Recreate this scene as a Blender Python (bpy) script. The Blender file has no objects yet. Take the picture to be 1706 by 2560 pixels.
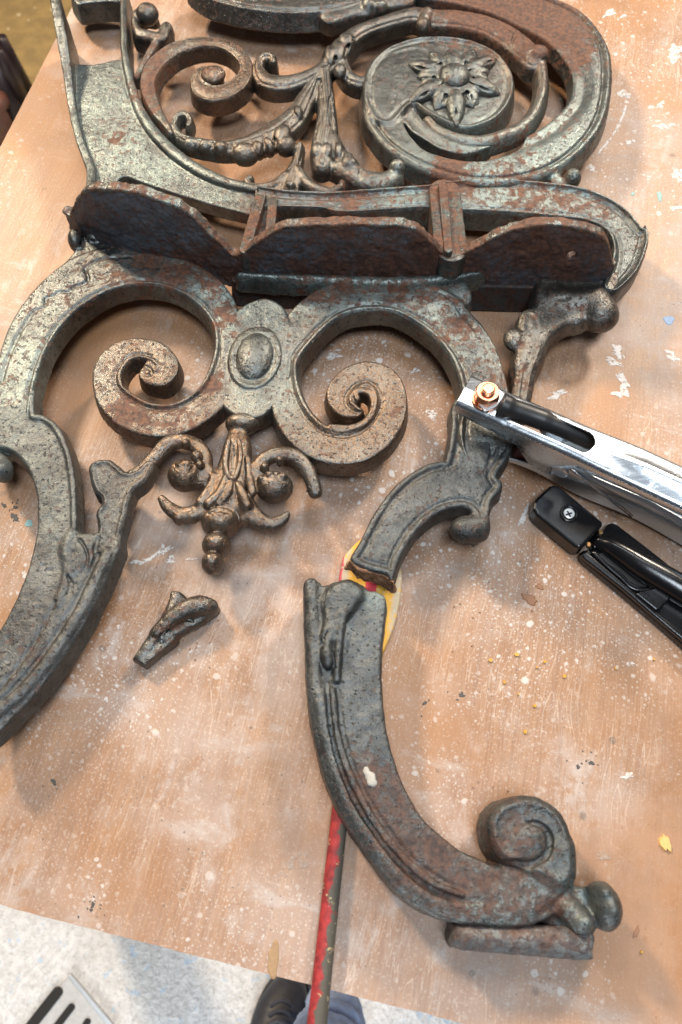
import bpy, bmesh, math, random
import numpy as np
from mathutils import Vector, Matrix
rng = np.random.RandomState(7)
random.seed(7)
D = bpy.data
C = bpy.context.scene.collection
SC = bpy.context.scene

# ------------------------------------------------------------------ camera, world, lamps, exposure
F_PX, TILT, H = 2050.0, math.radians(25.0), 0.50       # focal length in photo pixels, tilt from straight down, height over table (m)
cam_d = D.cameras.new('camera'); cam = D.objects.new('camera', cam_d); C.objects.link(cam)
cam.location = (0, 0, H); cam.rotation_euler = (TILT, 0, 0)
cam_d.sensor_fit = 'VERTICAL'; cam_d.sensor_height = 36.0; cam_d.lens = F_PX / 2560 * 36.0
cam_d.clip_start = 0.01; cam_d.clip_end = 50
cam_d.dof.use_dof = True; cam_d.dof.focus_distance = 0.56; cam_d.dof.aperture_fstop = 9.0
SC.camera = cam
w = D.worlds.new('World'); SC.world = w; w.use_nodes = True
w.node_tree.nodes['Background'].inputs[0].default_value = (0.80, 0.86, 1.0, 1)
w.node_tree.nodes['Background'].inputs[1].default_value = 0.09
def lamp(name, loc, target, size, power, col, sy=None):
    l = D.lights.new(name, 'AREA'); l.shape = 'RECTANGLE' if sy else 'DISK'; l.size = size
    if sy: l.size_y = sy
    l.energy = power; l.color = col
    o = D.objects.new(name, l); C.objects.link(o); o.location = loc
    o.rotation_euler = (Vector(target) - Vector(loc)).to_track_quat('-Z', 'Y').to_euler()
    return o
lamp('ceiling_lamp_far_left', (-1.10, 1.55, 1.35), (0, 0.35, 0), 0.26, 62, (1.0, 0.81, 0.60))
lamp('ceiling_lamp_far_right', (1.05, 1.65, 1.35), (0.1, 0.35, 0), 0.30, 46, (1.0, 0.87, 0.72))
lamp('ceiling_panel', (0.1, 1.25, 2.1), (0.0, 0.45, 0), 1.1, 26, (0.93, 0.97, 1.0), 0.7)
lamp('skylight', (0.15, -0.50, 2.2), (0.05, -0.05, -0.2), 0.8, 48, (0.80, 0.90, 1.0), 0.7)
lamp('added_floor_fill', (-0.35, -1.15, -0.28), (-0.15, -0.12, -0.75), 0.8, 13, (0.93, 0.97, 1.0), 0.4)  # added area lamp below table level, there only to brighten the floor
SC.view_settings.view_transform = 'Standard'; SC.view_settings.look = 'None'
SC.view_settings.exposure = 0.0; SC.view_settings.gamma = 1.0
SC.cycles.use_denoising = True
SC.cycles.max_bounces = 5

# ------------------------------------------------------------------ photo pixel -> point in the place
_cs, _sn = math.cos(TILT), math.sin(TILT)
def PM(uv, z=0.0):
    """photo pixels (n,2) -> mm positions (n,2) on the level z (mm above the table)"""
    uv = np.atleast_2d(np.asarray(uv, float)); x = (uv[:, 0] - 853) / F_PX; y = -(uv[:, 1] - 1280) / F_PX
    dz = y * _sn - _cs; t = (H * 1000 - np.asarray(z, float)) / -dz
    return np.stack([x * t, (y * _cs + _sn) * t], 1)
def PX(p):
    """mm positions (n,3) -> photo pixels"""
    q = np.asarray(p, float).copy(); q[:, 2] -= H * 1000
    yc = q[:, 1] * _cs + q[:, 2] * _sn; zc = q[:, 1] * _sn - q[:, 2] * _cs
    return np.stack([853 + F_PX * q[:, 0] / zc, 1280 - F_PX * yc / zc], 1)
def PT(u, v, z=0.0):
    a = PM([(u, v)], z)[0]; return Vector((a[0] / 1000, a[1] / 1000, z / 1000))
def mmpx(u, v, z):
    a = PM([(u - 5, v), (u + 5, v)], z); return float(np.linalg.norm(a[1] - a[0]) / 10)
CR = {'1': (0, 0, .3827), '2': (300, 0, .3827), '3': (850, 0, .546), '4': (100, 380, .4464), '5': (700, 400, .6378),
      '6': (0, 560, .3827), 'A': (500, 650, .5102), 'B': (0, 1000, .3825), 'C': (180, 1000, .4464), 'D': (700, 1050, .3827),
      'E': (1100, 900, .3865), 'F': (700, 1600, .6059), '0': (0, 0, 1.0), 'G': (1300, 1100, .2589), 'W': (0, 0, 1.088)}
def K(c, pts):
    ox, oy, s = CR[c]; out = []
    for p in pts:
        q = [ox + p[0] * s, oy + p[1] * s]
        if len(p) > 2: q.append(p[2] * s)
        q += list(p[3:]); out.append(tuple(q))
    return out
def catmull(pts, n=6, closed=False):
    p = np.asarray(pts, float); m = len(p)
    if closed: q = np.vstack([p[-1:], p, p[:2]]); segs = m
    else: q = np.vstack([2 * p[0] - p[1], p, 2 * p[-1] - p[-2]]); segs = m - 1
    out = []
    for i in range(segs):
        a, b, c, d = q[i], q[i + 1], q[i + 2], q[i + 3]
        for k in range(n):
            t = k / n
            out.append(.5 * ((2 * b) + (-a + c) * t + (2 * a - 5 * b + 4 * c - d) * t * t + (-a + 3 * b - 3 * c + d) * t ** 3))
    if not closed: out.append(p[-1])
    return np.array(out)

# ------------------------------------------------------------------ solid modelling on a grid (surface nets)
def smin(a, b, k):
    if k <= 0: return np.minimum(a, b)
    h = np.clip(k - np.abs(a - b), 0, None) / k
    return np.minimum(a, b) - h * h * k * .25
def smax(a, b, k): return -smin(-a, -b, k)
class Solid:
    def __init__(s, vox=0.9): s.prims = []; s.vox = vox
    def _add(s, op, k, lo, hi, fn): s.prims.append((op, k, np.array(lo, float), np.array(hi, float), fn)); return s
    # -- strip that follows a centre line: pts (u, v, full width px[, top z mm])
    def strip(s, pts, z0, z1, k=1.5, rnd=2.0, feats=(), dome=0.0, draft=.10, op='+', n=6, cut=None):
        p = np.array([tuple(q[:3]) + ((q[3],) if len(q) > 3 else (z1,)) for q in pts], float)
        c = catmull(p, n); c[:, 2] = np.maximum(c[:, 2], 1)
        tg = np.gradient(c[:, :2], axis=0); tg /= np.linalg.norm(tg, axis=1)[:, None] + 1e-9
        nm = np.stack([-tg[:, 1], tg[:, 0]], 1)
        L = PM(c[:, :2] + nm * c[:, 2:3] / 2, c[:, 3]); R = PM(c[:, :2] - nm * c[:, 2:3] / 2, c[:, 3])
        m = (L + R) / 2; hw = np.linalg.norm(L - R, axis=1) / 2; zt = c[:, 3]
        return s.strip_mm(m, hw, zt, z0, k, rnd, feats, dome, draft, op, cut)
    def strip_mm(s, m, hw, zt, z0, k=1.5, rnd=2.0, feats=(), dome=0.0, draft=.10, op='+', cut=None):
        pad = hw.max() + 5
        lo = [m[:, 0].min() - pad, m[:, 1].min() - pad, z0 - 3]; hi = [m[:, 0].max() + pad, m[:, 1].max() + pad, zt.max() + 5]
        def fn(X, Y, Z):
            gx, gy = np.meshgrid(X, Y, indexing='ij'); P = np.stack([gx.ravel(), gy.ravel()], 1).astype(np.float32)
            a = m[:-1].astype(np.float32); b = m[1:].astype(np.float32); ab = b - a; l2 = (ab ** 2).sum(1) + 1e-9
            N = len(P); D2 = np.empty(N, np.float32); S = np.empty(N, np.float32); W = np.empty(N, np.float32); T = np.empty(N, np.float32)
            for i in range(0, N, 20000):
                q = P[i:i + 20000]
                t = np.clip(((q[:, None, 0] - a[:, 0]) * ab[:, 0] + (q[:, None, 1] - a[:, 1]) * ab[:, 1]) / l2, 0, 1)
                dx = q[:, None, 0] - a[:, 0] - t * ab[:, 0]; dy = q[:, None, 1] - a[:, 1] - t * ab[:, 1]
                d = np.sqrt(dx * dx + dy * dy); ww = hw[:-1] + t * (hw[1:] - hw[:-1]); e = d - ww
                j = e.argmin(1); r = np.arange(len(q))
                D2[i:i + 20000] = e[r, j]; W[i:i + 20000] = ww[r, j]
                T[i:i + 20000] = zt[j] + t[r, j] * (zt[j + 1] - zt[j])
                S[i:i + 20000] = np.sign(ab[j, 0] * dy[r, j] - ab[j, 1] * dx[r, j]) * d[r, j]
            sh = gx.shape; D2 = D2.reshape(sh); S = S.reshape(sh); W = W.reshape(sh); T = T.reshape(sh)
            if cut is not None:
                for (cx, cy, nx_, ny_) in cut: D2 = np.maximum(D2, (gx - cx) * nx_ + (gy - cy) * ny_)
            h = T - dome * np.clip(np.abs(S) / (W + 1e-6), 0, 1.3) ** 2
            for (side, off, fw, ht) in feats:
                e = {'L': W + S, 'R': W - S, 'B': W - np.abs(S), 'C': np.abs(S)}[side]
                h = h + 1.5 * ht * np.exp(-((e - off) / (.8 * fw)) ** 2)
            zz = Z[None, None, :]; d = D2[:, :, None] - draft * np.clip(T[:, :, None] - zz, 0, None)
            return smax(d, np.maximum(zz - h[:, :, None], z0 - zz), rnd * .7)
        return s._add(op, k, lo, hi, fn)
    # -- plate with an outline in photo pixels
    def plate(s, pts, z0, z1, k=1.5, rnd=2.0, feats=(), draft=.10, op='+', n=5, smooth=True, slope=None, rough=0):
        o = catmull([p[:2] for p in pts], n, True) if smooth else np.array([p[:2] for p in pts], float)
        if rough: o = o + rng.normal(0, rough, o.shape)
        m = PM(o, z1); lo = [m[:, 0].min() - 6, m[:, 1].min() - 6, z0 - 3]; hi = [m[:, 0].max() + 6, m[:, 1].max() + 6, z1 + 6]
        def fn(X, Y, Z):
            D2, gx, gy = polysdf(m, X, Y)
            h = np.full(gx.shape, z1, np.float32)
            if slope is not None:
                q = PM([slope[:2]], z1)[0]; h = h + slope[2] * (gx - q[0]) + slope[3] * (gy - q[1])
            for (side, off, fw, ht) in feats: h = h + 1.5 * ht * np.exp(-((-D2 - off) / (.8 * fw)) ** 2)
            zz = Z[None, None, :]; d = D2[:, :, None] - draft * np.clip(z1 - zz, 0, None)
            return smax(d, np.maximum(zz - h[:, :, None], z0 - zz), rnd * .7)
        return s._add(op, k, lo, hi, fn)
    # -- chain of round cones: pts (u, v, z mm, radius px)
    def cone(s, pts, k=2.0, op='+', n=4, flat=1.0, surf=None):
        p = catmull(pts, n) if len(pts) > 2 else np.array(pts, float)
        if surf is not None: p[:, 2] = [surf + .15 * max(q[3], .5) * mmpx(q[0], q[1], surf) for q in p]
        xy = PM(p[:, :2], p[:, 2]); r = np.array([max(q[3], .5) * mmpx(q[0], q[1], q[2]) for q in p])
        m = np.column_stack([xy, p[:, 2]]); lo = (m - r[:, None]).min(0) - 4; hi = (m + r[:, None]).max(0) + 4
        def fn(X, Y, Z):
            best = None
            for i in range(len(m) - 1):
                a, b = m[i], m[i + 1]; ab = b - a; l2 = ab @ ab + 1e-9
                gx = (X - a[0])[:, None, None]; gy = (Y - a[1])[None, :, None]; gz = (Z - a[2])[None, None, :]
                t = np.clip((gx * ab[0] + gy * ab[1] + gz * ab[2]) / l2, 0, 1)
                d = np.sqrt((gx - t * ab[0]) ** 2 + (gy - t * ab[1]) ** 2 + ((gz - t * ab[2]) / flat) ** 2) - (r[i] + t * (r[i + 1] - r[i]))
                best = d if best is None else np.minimum(best, d)
            return best
        return s._add(op, k, lo, hi, fn)
    # -- egg: centre px, z mm, half sizes px (u, v), half height mm, turn in degrees
    def egg(s, u, v, z, ru, rv, h, rot=0, k=2.0, op='+'):
        c = PM([(u, v)], z)[0]; q = mmpx(u, v, z); a, b = ru * q, rv * q * 1.08; th = math.radians(rot); R = max(a, b)
        def fn(X, Y, Z):
            gx = (X - c[0])[:, None, None]; gy = (Y - c[1])[None, :, None]; gz = (Z - z)[None, None, :]
            x = gx * math.cos(th) + gy * math.sin(th); y = -gx * math.sin(th) + gy * math.cos(th)
            k0 = np.sqrt((x / a) ** 2 + (y / b) ** 2 + (gz / h) ** 2); k1 = np.sqrt((x / a ** 2) ** 2 + (y / b ** 2) ** 2 + (gz / h ** 2) ** 2)
            return k0 * (k0 - 1) / (k1 + 1e-6)
        return s._add(op, k, [c[0] - R - 4, c[1] - R - 4, z - h - 4], [c[0] + R + 4, c[1] + R + 4, z + h + 4], fn)
    def build(s, name, mat, parent, rust=0.0, bronze=0.0, rough=.25, label=None):
        v = s.vox; add = [p for p in s.prims if p[0] == '+']
        lo = np.min([p[2] for p in add], 0) - 2 * v; hi = np.max([p[3] for p in add], 0) + 2 * v
        dims = np.ceil((hi - lo) / v).astype(int) + 1
        ax = [lo[i] + v * np.arange(dims[i]) for i in range(3)]
        Fd = np.full(dims, 6.0, np.float32)
        for (op, k, plo, phi, fn) in s.prims:
            i0 = np.clip(np.floor((plo - lo) / v).astype(int), 0, dims); i1 = np.clip(np.ceil((phi - lo) / v).astype(int) + 1, 0, dims)
            if (i1 <= i0).any(): continue
            sl = tuple(slice(i0[i], i1[i]) for i in range(3))
            d = fn(*[ax[i][sl[i]] for i in range(3)]).astype(np.float32)
            Fd[sl] = smin(Fd[sl], d, k) if op == '+' else smax(Fd[sl], -d, k)
        V, Q = nets(Fd); V = lo + V * v
        if len(V) == 0: raise RuntimeError('empty solid ' + name)
        me = D.meshes.new(name); quick_mesh(me, V / 1000, Q)
        if rough:
            nr = np.empty(len(V) * 3, np.float32); me.vertex_normals.foreach_get('vector', nr); nr = nr.reshape(-1, 3)
            V = V + nr * ((vnoise(V, 7.0) - .5) * 1.6 + (vnoise(V, 2.6) - .5) * 1.1)[:, None] * rough
            me.vertices.foreach_set('co', (V / 1000).astype(np.float32).ravel())
        ru, br, pa = wear_at(V); a = me.attributes.new('rust', 'FLOAT', 'POINT'); a.data.foreach_set('value', np.clip(ru + rust, 0, 1).astype(np.float32))
        a = me.attributes.new('bronze', 'FLOAT', 'POINT'); a.data.foreach_set('value', np.clip(br + bronze, 0, 1).astype(np.float32))
        a = me.attributes.new('pale', 'FLOAT', 'POINT'); a.data.foreach_set('value', np.clip(pa, 0, 1).astype(np.float32))
        me.materials.append(mat); me.update()
        o = D.objects.new(name, me); C.objects.link(o); link_parent(o, parent)
        if label: o['label'] = label
        return o
def link_parent(o, parent):
    if parent is not None:
        o.parent = parent
        o.matrix_parent_inverse = Matrix.LocRotScale(parent.location, parent.rotation_euler, parent.scale).inverted()
def polysdf(m, X, Y):
    gx, gy = np.meshgrid(X, Y, indexing='ij'); P = np.stack([gx.ravel(), gy.ravel()], 1).astype(np.float32)
    a = m.astype(np.float32); b = np.roll(a, -1, 0); ab = b - a; l2 = (ab ** 2).sum(1) + 1e-9; D2 = np.empty(len(P), np.float32)
    for i in range(0, len(P), 20000):
        q = P[i:i + 20000]
        t = np.clip(((q[:, None, 0] - a[:, 0]) * ab[:, 0] + (q[:, None, 1] - a[:, 1]) * ab[:, 1]) / l2, 0, 1)
        d = np.sqrt(((q[:, None, 0] - a[:, 0] - t * ab[:, 0]) ** 2 + (q[:, None, 1] - a[:, 1] - t * ab[:, 1]) ** 2).min(1))
        cr = (a[None, :, 1] > q[:, None, 1]) != (b[None, :, 1] > q[:, None, 1])
        xi = a[:, 0] + (q[:, None, 1] - a[:, 1]) / (ab[:, 1] + 1e-12) * ab[:, 0]
        ins = ((q[:, None, 0] < xi) & cr).sum(1) % 2 == 1
        D2[i:i + 20000] = np.where(ins, -d, d)
    return D2.reshape(gx.shape), gx, gy
def nets(Fd):
    nx, ny, nz = Fd.shape; neg = Fd < 0
    c = neg[:-1, :-1, :-1].astype(np.int8)
    for dx in (0, 1):
        for dy in (0, 1):
            for dz in (0, 1):
                if dx or dy or dz: c = c + neg[dx:nx - 1 + dx, dy:ny - 1 + dy, dz:nz - 1 + dz]
    act = np.argwhere((c > 0) & (c < 8)); idx = np.full(c.shape, -1, np.int32)
    idx[act[:, 0], act[:, 1], act[:, 2]] = np.arange(len(act))
    S = np.zeros((len(act), 3)); n = np.zeros(len(act))
    for axis in range(3):
        o1, o2 = [q for q in range(3) if q != axis]
        for p in (0, 1):
            for r in (0, 1):
                a = act.copy(); a[:, o1] += p; a[:, o2] += r; b = a.copy(); b[:, axis] += 1
                fa = Fd[a[:, 0], a[:, 1], a[:, 2]]; fb = Fd[b[:, 0], b[:, 1], b[:, 2]]; mk = (fa < 0) != (fb < 0)
                t = np.where(mk, fa / np.where(mk, fa - fb, 1), 0)
                pt = a.astype(float); pt[:, axis] += t; S[mk] += pt[mk]; n[mk] += 1
    V = S / n[:, None]; Q = []
    for axis in range(3):
        o1, o2 = [(1, 2), (2, 0), (0, 1)][axis]
        s0 = [slice(None)] * 3; s1 = [slice(None)] * 3; s0[axis] = slice(0, -1); s1[axis] = slice(1, None)
        na, nb = neg[tuple(s0)], neg[tuple(s1)]; e = np.argwhere(na != nb)
        e = e[(e[:, o1] > 0) & (e[:, o2] > 0) & (e[:, o1] < Fd.shape[o1] - 1) & (e[:, o2] < Fd.shape[o2] - 1)]
        fl = na[e[:, 0], e[:, 1], e[:, 2]]
        def g(d1, d2):
            q = e.copy(); q[:, o1] += d1; q[:, o2] += d2; return idx[q[:, 0], q[:, 1], q[:, 2]]
        q = np.stack([g(-1, -1), g(0, -1), g(0, 0), g(-1, 0)], 1); q[~fl] = q[~fl][:, ::-1]; Q.append(q)
    Q = np.vstack(Q); return V, Q[(Q >= 0).all(1)]
def quick_mesh(me, V, Q):
    me.vertices.add(len(V)); me.vertices.foreach_set('co', np.asarray(V, np.float32).ravel())
    me.loops.add(Q.size); me.loops.foreach_set('vertex_index', Q.astype(np.int32).ravel())
    me.polygons.add(len(Q)); me.polygons.foreach_set('loop_start', np.arange(0, Q.size, 4, dtype=np.int32))
    me.update(calc_edges=True); me.polygons.foreach_set('use_smooth', np.ones(len(Q), bool)); me.validate()
_lat = np.random.RandomState(3).rand(48, 48, 48)
def vnoise(V, sc):
    q = V / sc; i = np.floor(q).astype(int); f = q - i; f = f * f * (3 - 2 * f); r = 0
    for dx in (0, 1):
        for dy in (0, 1):
            for dz in (0, 1):
                wt = (f[:, 0] if dx else 1 - f[:, 0]) * (f[:, 1] if dy else 1 - f[:, 1]) * (f[:, 2] if dz else 1 - f[:, 2])
                r = r + wt * _lat[(i[:, 0] + dx) % 48, (i[:, 1] + dy) % 48, (i[:, 2] + dz) % 48]
    return r
# wear of the casting: places where paint is gone to rust, and where bronze-brown metal is burnished (photo px, at frame level)
RUST = [(300, 340, 55, .28), (250, 400, 20, .1), (140, 150, 30, .1), (360, 230, 40, .35), (390, 160, 60, .3),
        (480, 650, 70, .32), (560, 680, 55, .32), (340, 690, 60, .22), (420, 690, 40, .28), (560, 800, 40, .34), (320, 1040, 60, .42), (450, 1050, 50, .25),
        (540, 955, 30, .3), (760, 700, 60, .3), (860, 690, 60, .25), (960, 690, 60, .3), (1040, 730, 60, .25), (1130, 800, 60, .25), (1160, 830, 30, .2),
        (860, 490, 90, .32), (1000, 470, 45, .2), (1090, 480, 40, .35), (1130, 440, 60, .3), (1240, 470, 90, .16), (1420, 480, 70, .2), (1330, 520, 80, .25), (1500, 520, 60, .2),
        (1400, 60, 90, .55), (1280, 40, 110, .5), (1150, 10, 90, .5), (1450, 140, 40, .3), (1430, 300, 40, .2), (1120, 420, 40, .3), (1290, 360, 90, .18),
        (100, 1640, 40, .2), (80, 1550, 25, .25), (20, 1620, 40, .2), (290, 1100, 30, .1), (1050, 1290, 25, .25), (1200, 1330, 50, .2), (1270, 950, 50, .2),
        (640, 560, 60, .35), (1110, 600, 70, .3)]
BRONZE = [(350, 900, 130, .7), (300, 1060, 90, .4), (560, 1130, 160, .9), (950, 960, 130, .9), (900, 1100, 120, .7), (820, 1050, 90, .5), (520, 1320, 140, .9),
          (560, 180, 120, .6), (1280, 180, 80, .4), (1050, 290, 120, .25), (640, 430, 150, .45), (780, 820, 60, .3), (480, 1200, 100, .6)]
BRONZE = [(u, v, r, a * .95) for (u, v, r, a) in BRONZE]
PALE = [(480, 690, 130, .9), (560, 760, 55, .8), (300, 280, 130, .8), (380, 440, 110, .7), (60, 930, 130, .8), (40, 1150, 90, .5), (760, 720, 90, .7), (950, 690, 120, .8), (1120, 800, 100, .6),
        (1280, 480, 160, .9), (560, 470, 80, .6), (1000, 470, 90, .6), (1400, 330, 130, .45), (1130, 330, 160, .35), (610, 1000, 50, .6), (720, 1000, 80, .5), (160, 1300, 120, .3)]
def wear_at(V):
    px = PX(V); out = []
    for T in (RUST, BRONZE, PALE):
        r = np.zeros(len(V))
        for (u, v, s, a) in T: r += a * np.exp(-((px[:, 0] - u) ** 2 + (px[:, 1] - v) ** 2) / (s * s))
        out.append(r)
    return out

# ------------------------------------------------------------------ materials
def newmat(name):
    m = D.materials.new(name); m.use_nodes = True; nt = m.node_tree; b = nt.nodes['Principled BSDF']
    return m, nt, b
class NB:
    def __init__(s, nt, dim='3D'): s.nt = nt; s.dim = dim; s.co = nt.nodes.new('ShaderNodeTexCoord').outputs['Object']
    def nd(s, t, **kw):
        n = s.nt.nodes.new(t)
        for k, v in kw.items(): setattr(n, k, v)
        return n
    def put(s, sock, val):
        if hasattr(val, 'is_linked') or hasattr(val, 'links'): s.nt.links.new(val, sock)
        else: sock.default_value = (tuple(val) + (1,) if isinstance(val, (tuple, list)) and len(val) == 3 and len(sock.default_value) == 4 else val)
    def noise(s, scale, detail=4, rough=.55, co=None, dist=0, mapping=None):
        n = s.nd('ShaderNodeTexNoise', noise_dimensions=s.dim); n.inputs['Scale'].default_value = scale; n.inputs['Detail'].default_value = detail
        n.inputs['Roughness'].default_value = rough; n.inputs['Distortion'].default_value = dist
        c = co or s.co
        if mapping: c = s.map(mapping, c)
        s.nt.links.new(c, n.inputs['Vector']); return n.outputs['Fac']
    def map(s, m, co=None):
        mp = s.nd('ShaderNodeMapping'); mp.inputs['Scale'].default_value = m[0]
        if len(m) > 1: mp.inputs['Rotation'].default_value = m[1]
        if len(m) > 2: mp.inputs['Location'].default_value = m[2]
        s.nt.links.new(co or s.co, mp.inputs['Vector']); return mp.outputs[0]
    def voro(s, scale, co=None, out='Distance', rnd=1.0, feature='F1'):
        n = s.nd('ShaderNodeTexVoronoi', feature=feature, voronoi_dimensions=s.dim); n.inputs['Scale'].default_value = scale; n.inputs['Randomness'].default_value = rnd
        s.nt.links.new(co or s.co, n.inputs['Vector']); return n.outputs[out]
    def m(s, op, a, b=0.0, clamp=False):
        n = s.nd('ShaderNodeMath', operation=op, use_clamp=clamp); s.put(n.inputs[0], a); s.put(n.inputs[1], b); return n.outputs[0]
    def step(s, x, lo, hi):
        n = s.nd('ShaderNodeMapRange', interpolation_type='SMOOTHSTEP'); s.put(n.inputs[0], x); s.put(n.inputs[1], lo); s.put(n.inputs[2], hi)
        return n.outputs[0]
    def mix(s, f, a, b):
        n = s.nd('ShaderNodeMix', data_type='RGBA'); s.put(n.inputs[0], f); s.put(n.inputs[6], a); s.put(n.inputs[7], b); return n.outputs[2]
    def mixf(s, f, a, b):
        n = s.nd('ShaderNodeMix', data_type='FLOAT'); s.put(n.inputs[0], f); s.put(n.inputs[2], a); s.put(n.inputs[3], b); return n.outputs[0]
    def attr(s, name): return s.nd('ShaderNodeAttribute', attribute_name=name).outputs['Fac']
    def bump(s, h, strength, dist, nrm=None):
        n = s.nd('ShaderNodeBump'); n.inputs['Strength'].default_value = strength; n.inputs['Distance'].default_value = dist
        s.put(n.inputs['Height'], h)
        if nrm: s.put(n.inputs['Normal'], nrm)
        return n.outputs[0]
def iron(name, paint, dark, rustc, rustd, metal=.86, rgh=.37, speck=.5, pit=.5, rsoft=.03, rs=105):
    m, nt, b = newmat(name); n = NB(nt)
    big = n.noise(30, 4, .6); mid = n.noise(rs, 5, .58, dist=.5); fine = n.noise(820, 3, .6); grit = n.noise(2300, 1, .5)
    ra = n.attr('rust'); ba = n.attr('bronze'); pa = n.attr('pale')
    edge = n.m('ADD', n.m('MULTIPLY', mid, .86), n.m('MULTIPLY', fine, .14))
    rm0 = n.step(n.m('SUBTRACT', edge, n.m('SUBTRACT', .74, n.m('MULTIPLY', ra, .52))), -.012, rsoft)
    fl_ = n.step(n.m('ADD', n.noise(250, 4, .65), n.m('MULTIPLY', n.m('ADD', ra, n.m('MULTIPLY', mid, .35)), .35)), .70, .74)
    rm = n.m('MAXIMUM', rm0, n.m('MULTIPLY', fl_, .7))
    geo = n.nd('ShaderNodeNewGeometry').outputs['Pointiness']; worn = n.m('MULTIPLY', n.step(n.m('ADD', geo, n.m('MULTIPLY', n.m('SUBTRACT', fine, .5), .10)), .518, .575), n.m('MULTIPLY', n.step(n.noise(45, 4, .6), .40, .62), .55))
    col = n.mix(n.step(big, .32, .68), paint, tuple(x * .55 for x in paint))
    col = n.mix(n.m('MULTIPLY', pa, n.step(n.noise(52, 4, .65), .30, .55)), col, (paint[0] * 1.42, paint[1] * 1.62, paint[2] * 1.55))
    col = n.mix(n.m('MULTIPLY', n.step(n.noise(75, 5, .7), .46, .66), n.mixf(pa, .75, .25)), col, dark)
    col = n.mix(n.m('MULTIPLY', n.step(fine, .46, .70), n.m('MULTIPLY', speck, .75)), col, dark)
    bz = n.m('MULTIPLY', ba, n.step(n.m('ADD', n.m('MULTIPLY', fine, .6), n.m('MULTIPLY', grit, .4)), .40, .58))
    col = n.mix(n.m('MULTIPLY', bz, .9), col, (.20, .120, .068))
    col = n.mix(n.m('MULTIPLY', n.step(n.m('SUBTRACT', edge, n.m('SUBTRACT', .74, n.m('MULTIPLY', ra, .52))), -.12, .02), .30), col, rustc)
    pits = n.m('MULTIPLY', n.step(n.noise(420, 2, .5), .62, .70), pit)
    col = n.mix(pits, col, (.025, .025, .025))
    rc = n.mix(n.step(n.noise(300, 3, .65), .38, .62), rustc, rustd)
    col = n.mix(rm, col, rc); col = n.mix(worn, col, n.mix(n.m('MAXIMUM', n.m('MULTIPLY', rm, .7), n.m('MULTIPLY', ba, .7)), tuple(min(1, x * 1.7) for x in paint), (.24, .14, .085))); n.put(b.inputs['Base Color'], col)
    rm2 = n.m('MULTIPLY', rm, n.m('SUBTRACT', 1.0, worn))
    n.put(b.inputs['Metallic'], n.mixf(rm2, n.m('SUBTRACT', metal, n.m('MULTIPLY', pa, .28)), .2))
    n.put(b.inputs['Roughness'], n.mixf(rm2, n.m('ADD', rgh - .15, n.m('MULTIPLY', fine, .32)), .62))
    h = n.m('ADD', n.m('MULTIPLY', fine, .55), n.m('ADD', n.m('MULTIPLY', n.noise(330, 2, .5), .40), n.m('ADD', n.m('MULTIPLY', grit, .25), n.m('MULTIPLY', n.m('ADD', n.m('MULTIPLY', rm, .45), pits), -.8))))
    n.put(b.inputs['Normal'], n.bump(h, .5, .0012))
    return m
M = {}
M['iron'] = iron('worn_painted_iron', (.140, .149, .142), (.033, .036, .038), (.128, .054, .028), (.060, .029, .019), rgh=.35, pit=.75, rsoft=.022)
M['iron_dark'] = iron('sooty_iron', (.072, .080, .098), (.026, .028, .034), (.100, .044, .028), (.045, .024, .019), metal=.35, rgh=.52, rsoft=.10, rs=42)
M['iron_web'] = iron('rusty_iron_shade_dark', (.020, .019, .020), (.010, .009, .009), (.045, .018, .011), (.018, .010, .008), metal=.1, rgh=.7)  # rusty lower web, with the shade below the flange darkened into its colours
M['iron_leg'] = iron('dull_iron', (.108, .112, .108), (.032, .034, .035), (.085, .042, .028), (.040, .024, .019), metal=.66, rgh=.42, speck=.65, pit=.9, rsoft=.10)
M['iron_foot'] = iron('dusty_rusty_iron', (.150, .146, .144), (.050, .045, .045), (.095, .046, .030), (.045, .027, .023), metal=.35, rgh=.58, speck=.6, pit=.7, rsoft=.14)
M['fracture'] = iron('fresh_break', (.26, .13, .065), (.08, .042, .025), (.26, .115, .045), (.09, .04, .022), metal=.15, rgh=.7)
def plain(name, col, rough=.5, metal=0.0, nz=0, nscale=300, coat=0.0, bump=0.0):
    m, nt, b = newmat(name); n = NB(nt)
    if nz: n.put(b.inputs['Base Color'], n.mix(n.noise(nscale, 4), tuple(x * (1 - nz) for x in col), tuple(min(1, x * (1 + nz)) for x in col)))
    else: b.inputs['Base Color'].default_value = tuple(col) + (1,)
    b.inputs['Roughness'].default_value = rough; b.inputs['Metallic'].default_value = metal; b.inputs['Coat Weight'].default_value = coat
    if nz: n.put(b.inputs['Roughness'], n.m('ADD', rough - .08, n.m('MULTIPLY', n.noise(nscale * .6, 5), .16)))
    if bump: n.put(b.inputs['Normal'], n.bump(n.noise(nscale * 3, 3), bump, .0006))
    return m
M['zinc'] = plain('zinc_plated_steel', (.50, .53, .56), .22, 1.0, .12, 45, bump=.05)
def scuffed(m):
    nt = m.node_tree; n = NB(nt); b = nt.nodes['Principled BSDF']
    sc = n.noise(1, 3, .6, mapping=((30, 900, 400), (0, 0, -.42))); sp = n.step(n.noise(130, 4, .7), .56, .70)
    n.put(b.inputs['Roughness'], n.m('ADD', n.m('ADD', .17, n.m('MULTIPLY', sc, .16)), n.m('MULTIPLY', sp, .22))); return m
scuffed(M['zinc'])
M['zinc_dark'] = plain('zinc_steel_inner', (.62, .66, .69), .40, 1.0, .12, 60)
M['copper'] = plain('copper', (.72, .33, .19), .28, 1.0, .2, 250)
M['rubber'] = plain('black_rubber', (.012, .012, .013), .42, 0, .3, 200)
M['plastic'] = plain('black_plastic', (.004, .004, .005), .24, 0, .4, 120, bump=.06)
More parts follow.
